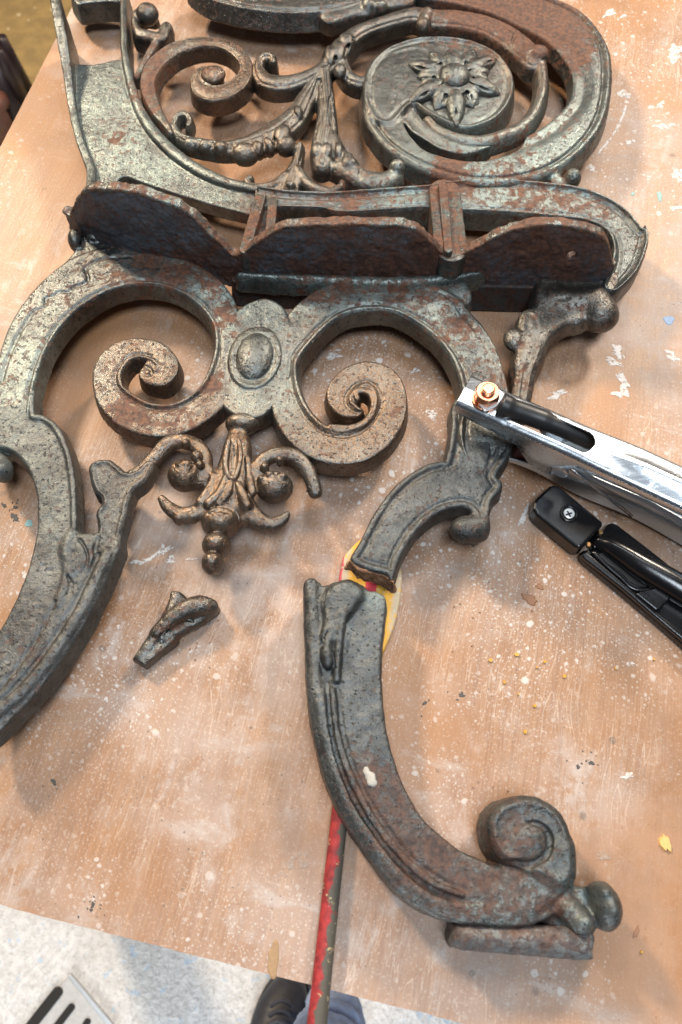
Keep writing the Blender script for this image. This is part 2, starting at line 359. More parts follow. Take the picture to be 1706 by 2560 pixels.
M['plastic_in'] = plain('black_plastic_hollow', (.006, .006, .006), .5)
M['screw'] = plain('bright_screw', (.80, .80, .78), .35, .6, .1, 500)
M['brass'] = plain('dull_brass', (.30, .17, .07), .5, .6, .3, 500)

# ------------------------------------------------------------------ helpers for things
def thing(name, label, cat, loc=(0, 0, 0), group=None, kind=None):
    o = D.objects.new(name, None); C.objects.link(o); o.location = loc; o.empty_display_size = .05
    o['label'] = label; o['category'] = cat
    if group: o['group'] = group
    return o
def tag(o, label=None, cat=None, group=None, kind=None):
    for k, v in (('label', label), ('category', cat), ('group', group), ('kind', kind)):
        if v: o[k] = v
    return o
def mobj(name, V, Fc, mat, parent=None, smooth=False, bevel=0, seg=2, solid=0):
    me = D.meshes.new(name); me.from_pydata([tuple(v) for v in V], [], [tuple(f) for f in Fc]); me.materials.append(mat)
    bm = bmesh.new(); bm.from_mesh(me); bmesh.ops.recalc_face_normals(bm, faces=bm.faces)
    if smooth:
        for f in bm.faces: f.smooth = True
    bm.to_mesh(me); bm.free(); o = D.objects.new(name, me); C.objects.link(o); link_parent(o, parent)
    if solid:
        md = o.modifiers.new('thick', 'SOLIDIFY'); md.thickness = solid; md.offset = -1
    if bevel:
        md = o.modifiers.new('bevel', 'BEVEL'); md.width = bevel; md.segments = seg; md.limit_method = 'ANGLE'; md.angle_limit = math.radians(35)
        md.harden_normals = False
    return o
def prism(poly, z0, z1):
    n = len(poly); V = [(p[0], p[1], z0) for p in poly] + [(p[0], p[1], z1) for p in poly]
    return V, [tuple(range(n))[::-1], tuple(range(n, 2 * n))] + [(i, (i + 1) % n, n + (i + 1) % n, n + i) for i in range(n)]
def pxpoly(pts, z): return [tuple(a / 1000) for a in PM([p[:2] for p in pts], z)]
def tube(path, r, n=12, caps=True):
    path = [Vector(p) for p in path]; V = []; Fc = []; up = None
    for i, p in enumerate(path):
        t = (path[min(i + 1, len(path) - 1)] - path[max(i - 1, 0)]).normalized()
        if up is None: up = t.orthogonal().normalized()
        up = (up - t * up.dot(t)).normalized(); sd = t.cross(up); rr = r[i] if hasattr(r, '__len__') else r
        for k in range(n):
            a = 2 * math.pi * k / n; V.append(p + (up * math.cos(a) + sd * math.sin(a)) * rr)
    for i in range(len(path) - 1):
        for k in range(n): Fc.append((i * n + k, i * n + (k + 1) % n, (i + 1) * n + (k + 1) % n, (i + 1) * n + k))
    if caps: Fc.append(tuple(range(n))[::-1]); Fc.append(tuple(range((len(path) - 1) * n, len(path) * n)))
    return V, Fc

# ------------------------------------------------------------------ the cast iron bench end
TOP, BOT = 34.0, 19.0
root = thing('bench_end_frame', 'large rusty grey-green cast iron bench end with scrollwork lying across the table', 'bench end', PT(820, 690, 0))
IR, ID, IL = M['iron'], M['iron_dark'], M['iron_leg']

# --- back post with its raised flanges
s = Solid()
panel = K('1', [(470, 300), (470, 430), (610, 420), (800, 388), (815, 500), (850, 650), (930, 800), (1030, 930), (1150, 1030), (1300, 1120), (1480, 1190), (1660, 1235), (1700, 1400),
                (1560, 1380), (1300, 1310), (1050, 1230), (900, 1178), (830, 1152), (780, 1165), (750, 1215), (600, 1225), (585, 1100), (545, 950), (500, 750), (480, 600)])
panel[0] = panel[1]
s.plate(panel[1:], 20, 32, rnd=1.5, draft=.05)
lip = [(350, -60, 62), (358, 0, 62), (385, 150, 66), (412, 300, 66), (436, 450, 58), (455, 600, 52), (480, 750, 50), (518, 900, 52), (560, 1010, 54), (590, 1100, 54), (592, 1200, 60)]
lz = [60, 60, 57, 52, 45, 40, 38, 37, 37, 38, 42]
s.strip([q + (z,) for q, z in zip(K('1', lip), lz)], 1, 50, rnd=1.8, draft=0.0, k=1.0)
rl = [(808, -60, 48), (806, 0, 48), (804, 100, 46), (806, 200, 46), (808, 300, 48), (826, 420, 52), (858, 560, 54), (910, 700, 60), (990, 830, 64), (1090, 940, 64), (1200, 1030, 62), (1330, 1110, 58), (1480, 1172, 50), (1660, 1215, 44)]
s.strip(K('1', rl), 12, 37, rnd=2.2, draft=.03, k=1.0, dome=1.2)
s.plate(K('1', [(470, -90), (800, -90), (800, 0), (700, 5), (560, 15), (500, 20)]), 12, 31, rnd=1.5)
s.build('back_post', IR, root, rust=.10)

# --- small volute beside the post
s = Solid(.8)
s.strip(K('1', [(890, 490, 30), (920, 430, 34), (975, 330, 40), (1040, 225, 46), (1082, 165, 60)]), 22, 34, rnd=2.5, dome=1)
s.strip(K('1', [(1085, 175, 50), (1050, 225, 55), (980, 215, 58), (910, 195, 56), (878, 140, 46), (885, 75, 40), (935, 42, 36), (990, 50, 30)]), 18, 36, rnd=3, dome=1.5)
s.egg(*K('1', [(965, 95)])[0], 34, 28, 27, 9)
s.egg(*K('1', [(1095, 220)])[0], 26, 15, 24, 9)
s.build('volute', IR, root, rust=.16, bronze=.3)

# --- large left scroll of the arm panel
s = Solid(.8)
s.strip(K('2', [(330, 860, 36), (295, 800, 50), (235, 710, 75), (192, 610, 95), (180, 515, 100), (228, 410, 96), (330, 322, 86), (450, 276, 76), (570, 264, 64), (680, 282, 66), (770, 332, 76), (820, 405, 86),
                (812, 480, 92), (760, 545, 96), (680, 588, 100), (590, 598, 105), (522, 566, 100), (500, 510, 86), (545, 462, 76), (610, 468, 80), (632, 500, 70)]), 19, 35, rnd=2.6, dome=1.6, feats=[('B', 1.2, .9, .5)])
s.egg(*K('2', [(612, 490)])[0], 35, 30, 28, 5)
s.build('arm_scroll', IR, root, rust=.24, bronze=.35)

# --- leaf spray in the middle of the arm panel
s = Solid(.8)
s.strip(K('2', [(445, 800, 44), (450, 760, 46), (415, 722, 40), (365, 745, 44), (350, 810, 50), (395, 872, 60), (480, 905, 72), (590, 925, 78), (700, 935, 84), (830, 910, 110), (950, 865, 130), (1060, 800, 140), (1150, 715, 130), (1220, 600, 105), (1290, 490, 84), (1350, 420, 80), (1410, 340, 80)]), 22, 36, rnd=3, dome=4, k=3, feats=[('C', 0, .9, -.6), ('B', 2.4, .8, -.6)])
for (x, y, a, b, h, r) in ((470, 955, 60, 46, 6, -10), (560, 968, 52, 44, 6, -8), (660, 985, 52, 48, 7, 0), (820, 1012, 92, 70, 8, 5), (905, 985, 40, 55, 7, 20), (970, 965, 42, 62, 7, 25), (1060, 905, 62, 95, 8, -10), (1085, 960, 70, 62, 7, 0), (1165, 760, 34, 60, 7, 10)):
    q = K('2', [(x, y)])[0]; s.egg(q[0], q[1], 31, a * .3827, b * .3827, h + .8, r, k=.7)
s.strip(K('2', [(1330, 440, 90), (1340, 560, 104), (1350, 700, 116), (1345, 830, 150), (1325, 960, 150), (1320, 1050, 120)]), 22, 37, rnd=3, dome=4, k=2.5, feats=[('C', 2.6, .8, -.7)])
for (x, y, a, b) in ((1290, 1010, 48, 75), (1355, 1010, 50, 70), (1430, 1010, 36, 70), (1490, 1060, 40, 55)):
    q = K('2', [(x, y)])[0]; s.egg(q[0], q[1], 31, a * .3827, b * .3827, 7.8, 0, k=.7)
for ch in ([(1300, 520, 41, 16), (1260, 640, 41, 18), (1235, 740, 41, 12)], [(1395, 560, 41, 12), (1370, 720, 41, 14), (1390, 850, 41, 10)], [(1210, 780, 39, 16), (1190, 880, 38, 18), (1215, 980, 37, 20)],
           [(1030, 850, 39, 8), (1015, 930, 37, 12), (1030, 1000, 34, 14)], [(945, 880, 39, 7), (940, 960, 36, 12), (950, 1030, 33, 12)], [(735, 940, 38, 6), (730, 1000, 34, 12)], [(610, 930, 38, 6), (605, 990, 33, 12)], [(1290, 800, 41, 10), (1265, 900, 40, 14)], [(1400, 900, 40, 8), (1395, 1000, 38, 14), (1400, 1080, 35, 14)]):
    s.cone([(K('2', [(x, y)])[0]) + (z, r * .3827) for (x, y, z, r) in ch], k=.6, op='-', surf=35.0)
s.strip(K('2', [(1175, 930, 50), (1150, 1040, 72), (1115, 1140, 120), (1090, 1225, 150)]), 22, 34, rnd=2.5, dome=3, k=2, feats=[('C', 3.0, .8, -.8)])
s.strip(K('2', [(845, 1150, 44), (825, 1170, 44), (850, 1195, 40), (930, 1205, 40), (1010, 1185, 50), (1080, 1130, 60)]), 22, 34, rnd=3, dome=2, k=2)
s.strip(K('2', [(1165, 1090, 60), (1210, 1160, 60), (1290, 1215, 54), (1380, 1232, 48), (1440, 1205, 44), (1450, 1175, 38)]), 22, 34, rnd=3, dome=2, k=2)
q = K('2', [(1115, 1215)])[0]; s.egg(q[0], q[1], 34, 12, 10, 4)
s.cone([(K('2', [(x, y)])[0]) + (z, r * .3827) for (x, y, z, r) in [(1150, 1000, 38, 14), (1130, 1120, 37, 18), (1100, 1180, 36, 12)]], k=.6, op='-', surf=35.0)
# right arm of the spray with its two lobes and bud
s.strip(K('2', [(1400, 880, 70), (1450, 990, 85), (1500, 1060, 90), (1570, 1120, 90)]), 22, 35, rnd=3, dome=3, k=2.5, feats=[('B', 2.2, .8, -.6)])
s.strip(K('3', [(0, 745, 70), (50, 772, 74), (120, 798, 78), (195, 805, 74), (250, 785, 66), (268, 762, 50)]), 20, 35, rnd=4, dome=3.5, k=2.5)
q = K('3', [(45, 765)])[0]; s.egg(q[0], q[1], 31, 24, 21, 8); q = K('3', [(262, 770)])[0]; s.egg(q[0], q[1], 33, 20, 19, 7)
s.cone([(K('3', [(x, y)])[0]) + (z, r * .546) for (x, y, z, r) in [(100, 745, 40, 6), (92, 800, 36, 10), (90, 840, 30, 10)]], k=1, op='-', surf=35.0)
s.build('leaf_spray', IR, root, rust=.06, bronze=.25)

# --- branch from the top oval to the medallion
s = Solid(.8)
s.strip(K('2', [(1000, 385, 46), (985, 350, 52), (940, 345, 50), (905, 385, 60), (905, 445, 84), (960, 500, 96), (1060, 515, 92), (1180, 490, 80), (1290, 440, 74), (1370, 370, 80)]), 20, 36, rnd=3, dome=3, k=2.5, feats=[('B', 2.2, .8, -.6)])
s.strip(K('3', [(-30, 235, 80), (15, 190, 80), (70, 135, 62), (160, 95, 56), (270, 62, 56), (350, 45, 64), (430, 62, 76), (540, 68, 80), (660, 92, 84), (770, 145, 92), (850, 210, 96), (890, 262, 84)]), 20, 37, rnd=3.5, dome=3.5, k=2.5, feats=[('B', 2.4, .8, -.6)])
q = K('3', [(380, 135)])[0]; s.egg(q[0], q[1], 31, 18, 20, 9); s.cone([K('3', [(400, 70)])[0] + (34, 18), K('3', [(378, 120)])[0] + (33, 16)])
s.strip(K('3', [(905, 235, 74), (928, 300, 64), (930, 400, 66), (900, 490, 66), (840, 560, 66), (740, 608, 64), (640, 630, 62), (540, 618, 60), (450, 580, 56), (405, 535, 50)]), 22, 36, rnd=5, dome=5, k=2)
q = K('3', [(908, 250)])[0]; s.egg(q[0], q[1], 35, 26, 24, 7); q = K('3', [(862, 250)])[0]; s.egg(q[0], q[1], 33, 24, 26, 6)
s.strip(K('3', [(-5, 190, 60), (10, 280, 62), (45, 335, 54), (95, 358, 48), (128, 345, 40)]), 20, 35, rnd=3, dome=3, k=2.5, feats=[('B', 2.2, .8, -.6)])
for (x, y, a, b) in ((-10, 240, 40, 60), (30, 195, 38, 50), (-45, 260, 30, 60), (0, 330, 30, 40)):
    q = K('3', [(x, y)])[0]; s.egg(q[0], q[1], 34, a * .546, b * .546, 6)
for ch in ([(820, 130, 42, 6), (790, 190, 40, 8), (800, 240, 36, 8)], [(60, 175, 40, 6), (30, 230, 41, 8), (25, 300, 40, 7)], [(-25, 200, 41, 6), (-20, 270, 41, 8)], [(620, 60, 42, 4), (720, 100, 42, 6), (800, 160, 41, 5)]):
    s.cone([(K('3', [(x, y)])[0]) + (z, r * .546) for (x, y, z, r) in ch], k=1, op='-', surf=36.0)
s.build('branch', IR, root, rust=.14, bronze=.3)

# --- oval plate at the very top, cut by the frame of the picture
s = Solid(.9)
s.plate(K('2', [(470, -120), (560, -30), (700, 20), (850, 52), (1100, 76), (1350, 62), (1520, 25), (1640, -40), (1640, -200), (1100, -260), (600, -220)]), 20, 36, rnd=2, feats=[('B', 3, 1.6, -1.2)], draft=.45)
s.strip(K('3', [(-40, 60, 70), (60, 30, 60), (120, 20, 70), (180, 0, 60), (300, -20, 60)]), 20, 35, rnd=4, dome=2)
q = K('3', [(130, 35)])[0]; s.egg(q[0], q[1], 32, 20, 22, 8); q = K('3', [(185, 40)])[0]; s.egg(q[0], q[1], 32, 20, 16, 7)
s.build('top_oval', IR, root, rust=.22, bronze=.1)

# --- medallion: broad band that winds into a disc
s = Solid(.9)
band = K('3', [(420, -70, 110), (560, -52, 120), (720, -25, 150), (880, 36, 170), (1030, 112, 188), (1130, 235, 185), (1160, 370, 174), (1132, 500, 182), (1050, 606, 192), (930, 692, 194), (780, 738, 190), (620, 748, 176), (480, 715, 176), (350, 650, 190), (262, 570, 210), (215, 470, 220), (250, 350, 220), (350, 300, 200)])
s.strip(band, 19, 36, rnd=3.5, dome=1.5, feats=[('R', 7.5, 1.6, -1.4), ('R', 3.5, 2.6, .8), ('L', 9, 6, -1.6)], draft=.15)
disc = K('3', [(108, 420), (130, 310), (200, 230), (320, 180), (450, 166), (600, 186), (720, 242), (788, 330), (796, 420), (760, 500), (690, 560), (590, 590), (500, 570), (400, 520), (330, 480), (250, 560), (170, 560), (120, 490)])
s.plate(disc, 19, 36.5, rnd=2.5, feats=[('B', 2.2, 1.6, 1.0), ('B', 6.0, 2.0, -.5)], k=2.5, draft=.2)
s.strip(K('3', [(690, 505, 40), (560, 640, 40), (420, 608, 36), (345, 550, 22), (305, 495, 12)])[1:], 10, 50, rnd=1, draft=0, op='-', k=1.5)
s.plate(K('3', [(345, 565), (325, 525), (400, 558), (500, 612), (620, 618), (720, 580), (800, 490), (870, 490), (860, 575), (760, 645), (620, 668), (460, 640)]), 10, 50, rnd=1, draft=0, op='-', k=1.5)
q = K('3', [(1065, 818)])[0]; s.egg(q[0], q[1], 33, 21, 21, 8); s.strip(K('3', [(1010, 690, 70), (985, 770, 60), (1000, 815, 50), (1050, 835, 40)]), 20, 33, rnd=3, dome=2)
med = s.build('medallion', IR, root, rust=.12)
s = Solid(.7)
cx, cy = 525, 358
for (x, y) in ((295, 288), (300, 478), (535, 600), (750, 440), (735, 262), (505, 222)):
    L = math.hypot(x - cx, y - cy) * .92; A0 = math.atan2(y - cy, x - cx)
    for (off, f, r) in ((-.42, .74, 42), (.42, .74, 42), (0, 1.0, 48)):
        pts = []
        for (t, z, rr) in ((.22, 38.5, .55), (.50, 37.6, 1.0), (.74, 37.4, .80), (.92, 37.2, .34), (1.0, 37.0, .08)):
            a = A0 + off * (1.0 + .25 * t); q = K('3', [(cx + math.cos(a) * L * f * t, cy + math.sin(a) * L * f * t)])[0]; pts.append(q + (z - abs(off) * 1.6, r * rr * .546))
        s.cone(pts, k=1.0, n=3, flat=.8)
        s.cone([p[:2] + (0, 3.2) for p in pts[:4]], k=.6, n=3, op='-', surf=41.2 - abs(off) * 2.4)
    for sg in (-1, 1):
        a = A0 + sg * .50; q = K('3', [(cx + math.cos(a) * L * .40, cy + math.sin(a) * L * .40)])[0]; s.egg(q[0], q[1], 41.5, 6, 6, 3.0, k=.4, op='-')
q = K('3', [(cx, cy)])[0]; s.egg(q[0], q[1], 41, 41, 40, 9, k=.3)
s.build('rosette', IR, med, rust=.10)

# --- seat rail
s = Solid(.9)
up = K('2', [(880, 1212), (930, 1222), (1100, 1248), (1300, 1258)]) + K('3', [(0, 880), (200, 865), (400, 850), (480, 836), (600, 826), (750, 822), (900, 836), (1050, 852), (1150, 876), (1250, 920), (1330, 980), (1390, 1050)]) + K('5', [(1432, 250), (1447, 300), (1440, 350), (1410, 430), (1360, 490), (1310, 525)])
dn = K('5', [(1260, 500), (1285, 430), (1300, 350), (1275, 285), (1200, 248), (1100, 233), (900, 216), (720, 206), (600, 203)]) + K('3', [(380, 962), (200, 974), (0, 984)]) + K('2', [(1300, 1375), (1000, 1368), (900, 1372), (880, 1370)])
s.plate(up + dn, 14, 33, rnd=2.5, draft=.0, feats=[('B', 2.0, 1.6, 2.0), ('B', 6.5, 1.6, -.8)], n=4)
s.build('seat_rail', IR, root, rust=.12)

# --- seat flange: upright scalloped plate
base = np.array([(172, 545), (185, 562), (240, 592), (310, 618), (400, 636), (510, 658), (600, 680), (700, 687), (850, 692), (1000, 696), (1100, 692), (1250, 692), (1400, 700), (1490, 700), (1545, 680), (1560, 650)], float)
tope = np.array(K('4', [(180, 345), (215, 260), (270, 198), (400, 190), (500, 196), (640, 235), (780, 288), (880, 360), (960, 440), (1030, 505), (1090, 560), (1150, 540), (1200, 502), (1300, 436), (1380, 402), (1560, 386)])
                + K('5', [(180, 240), (400, 240), (480, 245), (550, 268), (600, 320), (640, 350), (700, 358), (770, 330), (860, 280), (960, 250), (1080, 240), (1180, 255), (1260, 282), (1290, 330), (1300, 400)]), float)
base[:, 1] -= np.interp(base[:, 0], [200, 600, 1400, 1550], [4, 12, 12, 4])
bm_ = catmull(PM(catmull(base, 4), TOP), 3)
def over_base(x): return np.interp(x, bm_[:, 0], bm_[:, 1])
tc = catmull(tope, 4); X_, Z_ = [], []
for (u, v) in tc:      # where the sight line of a point of the top edge meets the upright plate
    best = None
    for z in np.linspace(TOP, 110, 153):
        p = PM([(u, v)], z)[0]; e = p[1] - over_base(p[0])
        if best is None or abs(e) < best[0]: best = (abs(e), p[0], z)
    X_.append(best[1]); Z_.append(best[2])
X_, Z_ = np.array(X_), np.array(Z_); o_ = np.argsort(X_); X_, Z_ = X_[o_], Z_[o_]
sel = (bm_[:, 0] > X_[0] - 4) & (bm_[:, 0] < X_[-1] + 2)
bsel = bm_[sel]; zt_ = np.interp(bsel[:, 0], X_, Z_) + rng.normal(0, .35, len(bsel))
s = Solid(.9); s.strip_mm(bsel, np.full(len(bsel), 3.0), zt_, 15.0, rnd=2.0, draft=.02, k=1)
for (u, v, r) in ((1175, 625, 9), (1428, 620, 12), (430, 560, 10), (962, 615, 7)):
    z = 58; p = PM([(u, v)], z)[0]; y = over_base(p[0])
    s._add('-', .6, [p[0] - 9, y - 12, z - 9], [p[0] + 9, y + 12, z + 9], (lambda cx, cz, rr: lambda X, Y, Z: (np.sqrt((X[:, None, None] - cx) ** 2 + (Z[None, None, :] - cz) ** 2) - rr) + 0 * Y[None, :, None])(p[0], z, r * .27)) if u in (1428,) else None
FLM = (X_, Z_)
RK = list(RUST); RUST += [(900, 620, 190, .22), (1320, 640, 190, .26), (1450, 660, 110, .2), (620, 600, 80, .2), (330, 480, 120, .12), (1120, 640, 80, .2)]
s.build('seat_flange', ID, root, rust=.22, rough=.8)
RUST[:] = RK
s = Solid(.9); s.strip_mm(bsel + np.array([0, .6]), np.full(len(bsel), 3.9), zt_ + .3, 30.0, rnd=2.2, draft=0, k=1)
s.prims[-1] = s.prims[-1]
rim_lo = zt_ - 3.2
_b = bsel - np.array([0, 0.0]); s.strip_mm(_b, np.full(len(bsel), 9.0), rim_lo, 0.0, rnd=.5, draft=0, op='-', k=1)
s.build('flange_rim', IR, root, rust=.36, rough=.7)
s = Solid(.9); s.strip([(600, 682, 16), (700, 688, 18), (840, 692, 24), (960, 697, 26), (1060, 694, 26), (1150, 686, 22), (1210, 676, 14)], 20, 37.5, rnd=4, dome=3, draft=.1); s.build('flange_foot', IR, root, rust=.05, rough=.5)
# struts between rail and flange
def strut(a, b, za, zb, wd, name):
    s = Solid(.8); s.strip([a + (wd, za), b + (wd, zb)], 12, max(za, zb), rnd=1.5, draft=.02, n=4); return s.build(name, IR, root, rust=.20)
strut((652, 486), (612, 622), 38, 54, 26, 'strut'); strut((683, 492), (674, 590), 36, 48, 24, 'strut'); strut((667, 490), (645, 600), 30, 38, 60, 'strut_web')
strut((1086, 470), (1098, 615), 37, 58, 24, 'strut'); strut((1108, 462), (1122, 622), 41, 60, 22, 'strut'); strut((1140, 480), (1160, 622), 36, 56, 20, 'strut'); strut((1112, 476), (1130, 622), 35, 55, 78, 'strut_web')
# lower web of the flange seen through the openings
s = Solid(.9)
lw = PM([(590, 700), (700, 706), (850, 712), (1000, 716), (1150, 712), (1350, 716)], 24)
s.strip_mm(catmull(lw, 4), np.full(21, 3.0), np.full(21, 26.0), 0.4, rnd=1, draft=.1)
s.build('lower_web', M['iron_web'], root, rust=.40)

# --- nose bracket at the right end
s = Solid(.9)
s.plate(K('5', [(1010, 500), (995, 590), (965, 640), (950, 720), (930, 800), (1000, 800), (1030, 735), (1075, 680), (1130, 640), (1190, 628), (1250, 570), (1320, 510), (1330, 440), (1200, 400), (1040, 430)]), 19, 33, rnd=7, k=2, draft=.3)
s.plate([(1296, 800), (1320, 770), (1360, 800), (1362, 870), (1342, 930), (1325, 1010), (1302, 1070), (1285, 1100), (1262, 1100), (1268, 1050), (1285, 960), (1294, 880)], 19, 31.5, rnd=5, k=5, draft=.15, feats=[('B', 4, 1.5, .8)])
q = K('5', [(1255, 605)])[0]; s.egg(q[0], q[1], 28, 47, 45, 12, k=3); s.cone([K('5', [(1080, 560)])[0] + (27, 30), K('5', [(1160, 560)])[0] + (29, 30), K('5', [(1240, 545)])[0] + (31, 28)], k=6)
s.egg(1285, 850, 30, 26, 30, 6)
for ch in ([(1310, 760, 37, 5), (1360, 745, 37, 6), (1420, 745, 37, 5)], [(1322, 810, 34.5, 4), (1330, 870, 34.5, 4), (1312, 960, 34.5, 4)], [(1440, 745, 42, 4), (1462, 765, 40, 5), (1455, 785, 38, 4)]):
    s.cone(ch, op='-', k=2)
s.build('nose_bracket', IR, root, rust=.20, bronze=.3)

# --- the two big volutes under the seat
s = Solid(.9)
s.strip(K('6', [(80, 1420, 200, 29), (75, 1300, 240, 32.5), (72, 1180, 270), (88, 1050, 275), (132, 890, 272), (203, 715, 285), (313, 552, 290), (470, 408, 298), (680, 305, 280), (910, 292, 216), (1100, 312, 212), (1270, 380, 215), (1400, 490, 215), (1480, 640, 190), (1492, 800, 180), (1462, 960, 190),
                (1390, 1110, 200), (1270, 1215, 200), (1120, 1275, 205), (960, 1270, 215), (820, 1205, 220), (725, 1110, 210), (700, 1000, 190), (735, 900, 180), (815, 830, 155), (925, 812, 140), (1035, 845, 145), (1092, 920, 150), (1065, 985, 130), (1010, 990, 90)]),
        BOT, TOP, rnd=2.2, feats=[('L', 1.8, 1.3, 1.0), ('L', 4.6, 1.1, -.8)], draft=.12)
s.plate(K('6', [(1160, 930), (1140, 1000), (1060, 1055), (960, 1040), (905, 990), (930, 930), (1000, 860), (1090, 850)]), BOT, TOP, rnd=2, k=1)
s.cone([(K('6', [(x, y)])[0]) + (z, r * .3827) for (x, y, z, r) in [(815, 1060, 36, 14), (835, 990, 36, 18), (880, 935, 36, 18), (940, 925, 36, 14), (985, 950, 36, 12), (985, 985, 36, 10), (950, 985, 36, 8)]], k=.8, op='-', surf=34)
# top corner with scroll ball and leaf
s.plate(K('6', [(470, 190), (520, 110), (600, 60), (760, 100), (900, 180), (700, 330), (480, 400), (350, 360), (400, 270)]), BOT, 33, rnd=4, k=3)
q = K('6', [(500, 110)])[0]; s.egg(q[0], q[1], 32, 20, 27, 9, 10); q = K('6', [(615, 95)])[0]; s.egg(q[0], q[1], 32, 20, 16, 6, 0)
for ch in ([(1568, 400, 36, 8), (1440, 330, 36, 3)], [(560, 300, 37, 10), (575, 360, 37, 14), (540, 390, 37, 13), (480, 410, 37, 12), (450, 440, 37, 13), (390, 440, 37, 11), (350, 470, 37, 12), (300, 480, 37, 12), (290, 540, 37, 10), (220, 570, 37, 14), (170, 640, 37, 14), (110, 740, 37, 14), (50, 880, 37, 14), (10, 1020, 37, 14)],
           [(550, 290, 37, 9), (640, 235, 37, 10), (760, 215, 37, 10), (860, 215, 37, 8), (890, 240, 37, 6)], [(540, 70, 39, 9), (525, 115, 39, 11), (545, 150, 39, 8)], [(630, 75, 38, 6), (600, 100, 38, 7), (620, 120, 38, 6)]):
    s.cone([(K('6', [(x, y)])[0]) + (z, r * .3827) for (x, y, z, r) in ch], k=.8, op='-', surf=34.0)
s.build('volute', IR, root, rust=.20, bronze=.05)

s = Solid(.9)
s.strip(K('A', [(1385, 1010, 110, 28), (1392, 940, 220, 32), (1395, 860, 262), (1400, 760, 252), (1395, 640, 230), (1350, 480, 222), (1262, 345, 216), (1135, 235, 212), (985, 178, 175), (830, 168, 162), (680, 192, 172), (562, 265, 182), (470, 370, 175), (420, 480, 140), (412, 580, 145), (430, 690, 165), (482, 800, 178),
                (570, 880, 176), (685, 912, 174), (800, 890, 176), (890, 810, 176), (932, 705, 168), (905, 605, 160), (830, 560, 135), (745, 585, 135), (692, 650, 140), (705, 710, 105), (755, 735, 60), (785, 735, 30)]),
        BOT, TOP, rnd=2.2, feats=[('R', 2.4, 1.4, 1.2), ('R', 6.0, 1.3, -.9)], draft=.14)
s.strip(K('A', [(640, 810, 24), (740, 815, 30), (815, 785, 34), (852, 720, 36), (842, 660, 34), (800, 632, 32), (765, 645, 30), (770, 672, 30)]), 24, 36.2, rnd=1.5, dome=1, k=1)
s.cone([(K('A', [(x, y)])[0]) + (z, r * .5102) for (x, y, z, r) in [(800, 700, 36, 14), (815, 740, 36, 10), (780, 775, 34, 8)]], k=1, op='-', surf=34.0)
for ch in ([(1090, 150, 36.5, 7), (1180, 160, 36.5, 7), (1250, 215, 36.5, 8), (1300, 290, 36.5, 7)], [(1290, 250, 36.5, 6), (1340, 330, 36.5, 8), (1400, 390, 36.5, 7), (1440, 400, 36.5, 5)], [(1340, 340, 36.5, 6), (1420, 440, 36.5, 7), (1470, 560, 36.5, 7), (1480, 650, 36.5, 7)], [(430, 260, 36.5, 6), (445, 300, 36.5, 5)]):
    s.cone([(K('A', [(x, y)])[0]) + (z, r * .5102) for (x, y, z, r) in ch], k=.8, op='-', surf=34.0)
s.plate(K('A', [(700, 110), (800, 70), (1000, 60), (1200, 60), (1300, 90), (1330, 200), (1200, 230), (1000, 170), (800, 160)]), BOT, 33, rnd=3, k=3)
s.build('volute', IR, root, rust=.18, bronze=.05)

# --- oval boss between them
s = Solid(.8)
s.plate(K('A', [(110, 330), (190, 240), (280, 192), (360, 196), (430, 262), (445, 400), (445, 550), (400, 650), (345, 728), (285, 768), (190, 765), (112, 712), (95, 640), (100, 560), (98, 430)]), BOT, TOP, rnd=2.5, draft=.12)
q = K('A', [(270, 480)])[0]
s.egg(q[0], q[1], 34.0, 67, 88, 4.4, -6, k=.5); s.egg(q[0], q[1], 38.2, 59, 80, 5.6, -6, k=.5, op='-'); s.egg(q[0], q[1], 31.5, 52, 71, 9.0, -6, k=.3)
s.build('oval_boss', IR, root, rust=.08)

# --- finial hanging from the boss
s = Solid(.7)
def KC(c, pts): return [(K(c, [(x, y)])[0]) + (z, r * CR[c][2]) for (x, y, z, r) in pts]
q = K('C', [(955, 135)])[0]; s.egg(q[0], q[1], 28, 43, 24, 9, 0, k=1)
s.cone(KC('C', [(930, 175, 27, 46), (928, 260, 28, 78), (915, 360, 28, 92), (890, 470, 27, 112), (862, 560, 26, 128), (850, 620, 25, 105)]), k=3, flat=.75)
s.cone(KC('C', [(912, 240, 38, 16), (908, 310, 39, 22), (905, 370, 39, 14)]), k=1, op='-', surf=36.5)
for ch in ([(880, 230, 37, 16), (862, 330, 37, 18), (868, 410, 37, 16), (905, 440, 37, 16), (935, 380, 37, 14), (945, 300, 37, 14), (935, 230, 37, 14)], [(860, 440, 36, 18), (830, 520, 36, 26), (770, 580, 35, 30)], [(930, 470, 36, 18), (960, 540, 36, 28), (980, 590, 35, 28)], [(890, 470, 36, 20), (870, 530, 36, 24), (830, 580, 34, 28)], [(800, 430, 33, 22), (770, 500, 33, 26), (720, 570, 33, 26)], [(985, 330, 34, 18), (995, 430, 34, 20), (1010, 520, 33, 24)]):
    s.cone(KC('C', ch), k=.7)
s.cone(KC('C', [(800, 560, 28, 70), (740, 610, 28, 58), (670, 640, 28, 50), (600, 638, 28, 44), (540, 600, 29, 36), (505, 555, 30, 24)]), k=3, flat=.85)
s.cone(KC('C', [(960, 600, 28, 75), (1010, 650, 28, 60), (1070, 685, 28, 50), (1130, 695, 28, 42), (1180, 670, 29, 32), (1205, 640, 30, 18)]), k=3, flat=.85)
for (x, y, r) in ((600, 670, 30), (680, 665, 26), (1090, 715, 26), (960, 680, 30), (745, 605, 26)):
    q = K('C', [(x, y)])[0]; s.egg(q[0], q[1], 26, r * .4464, r * .4464, 6)
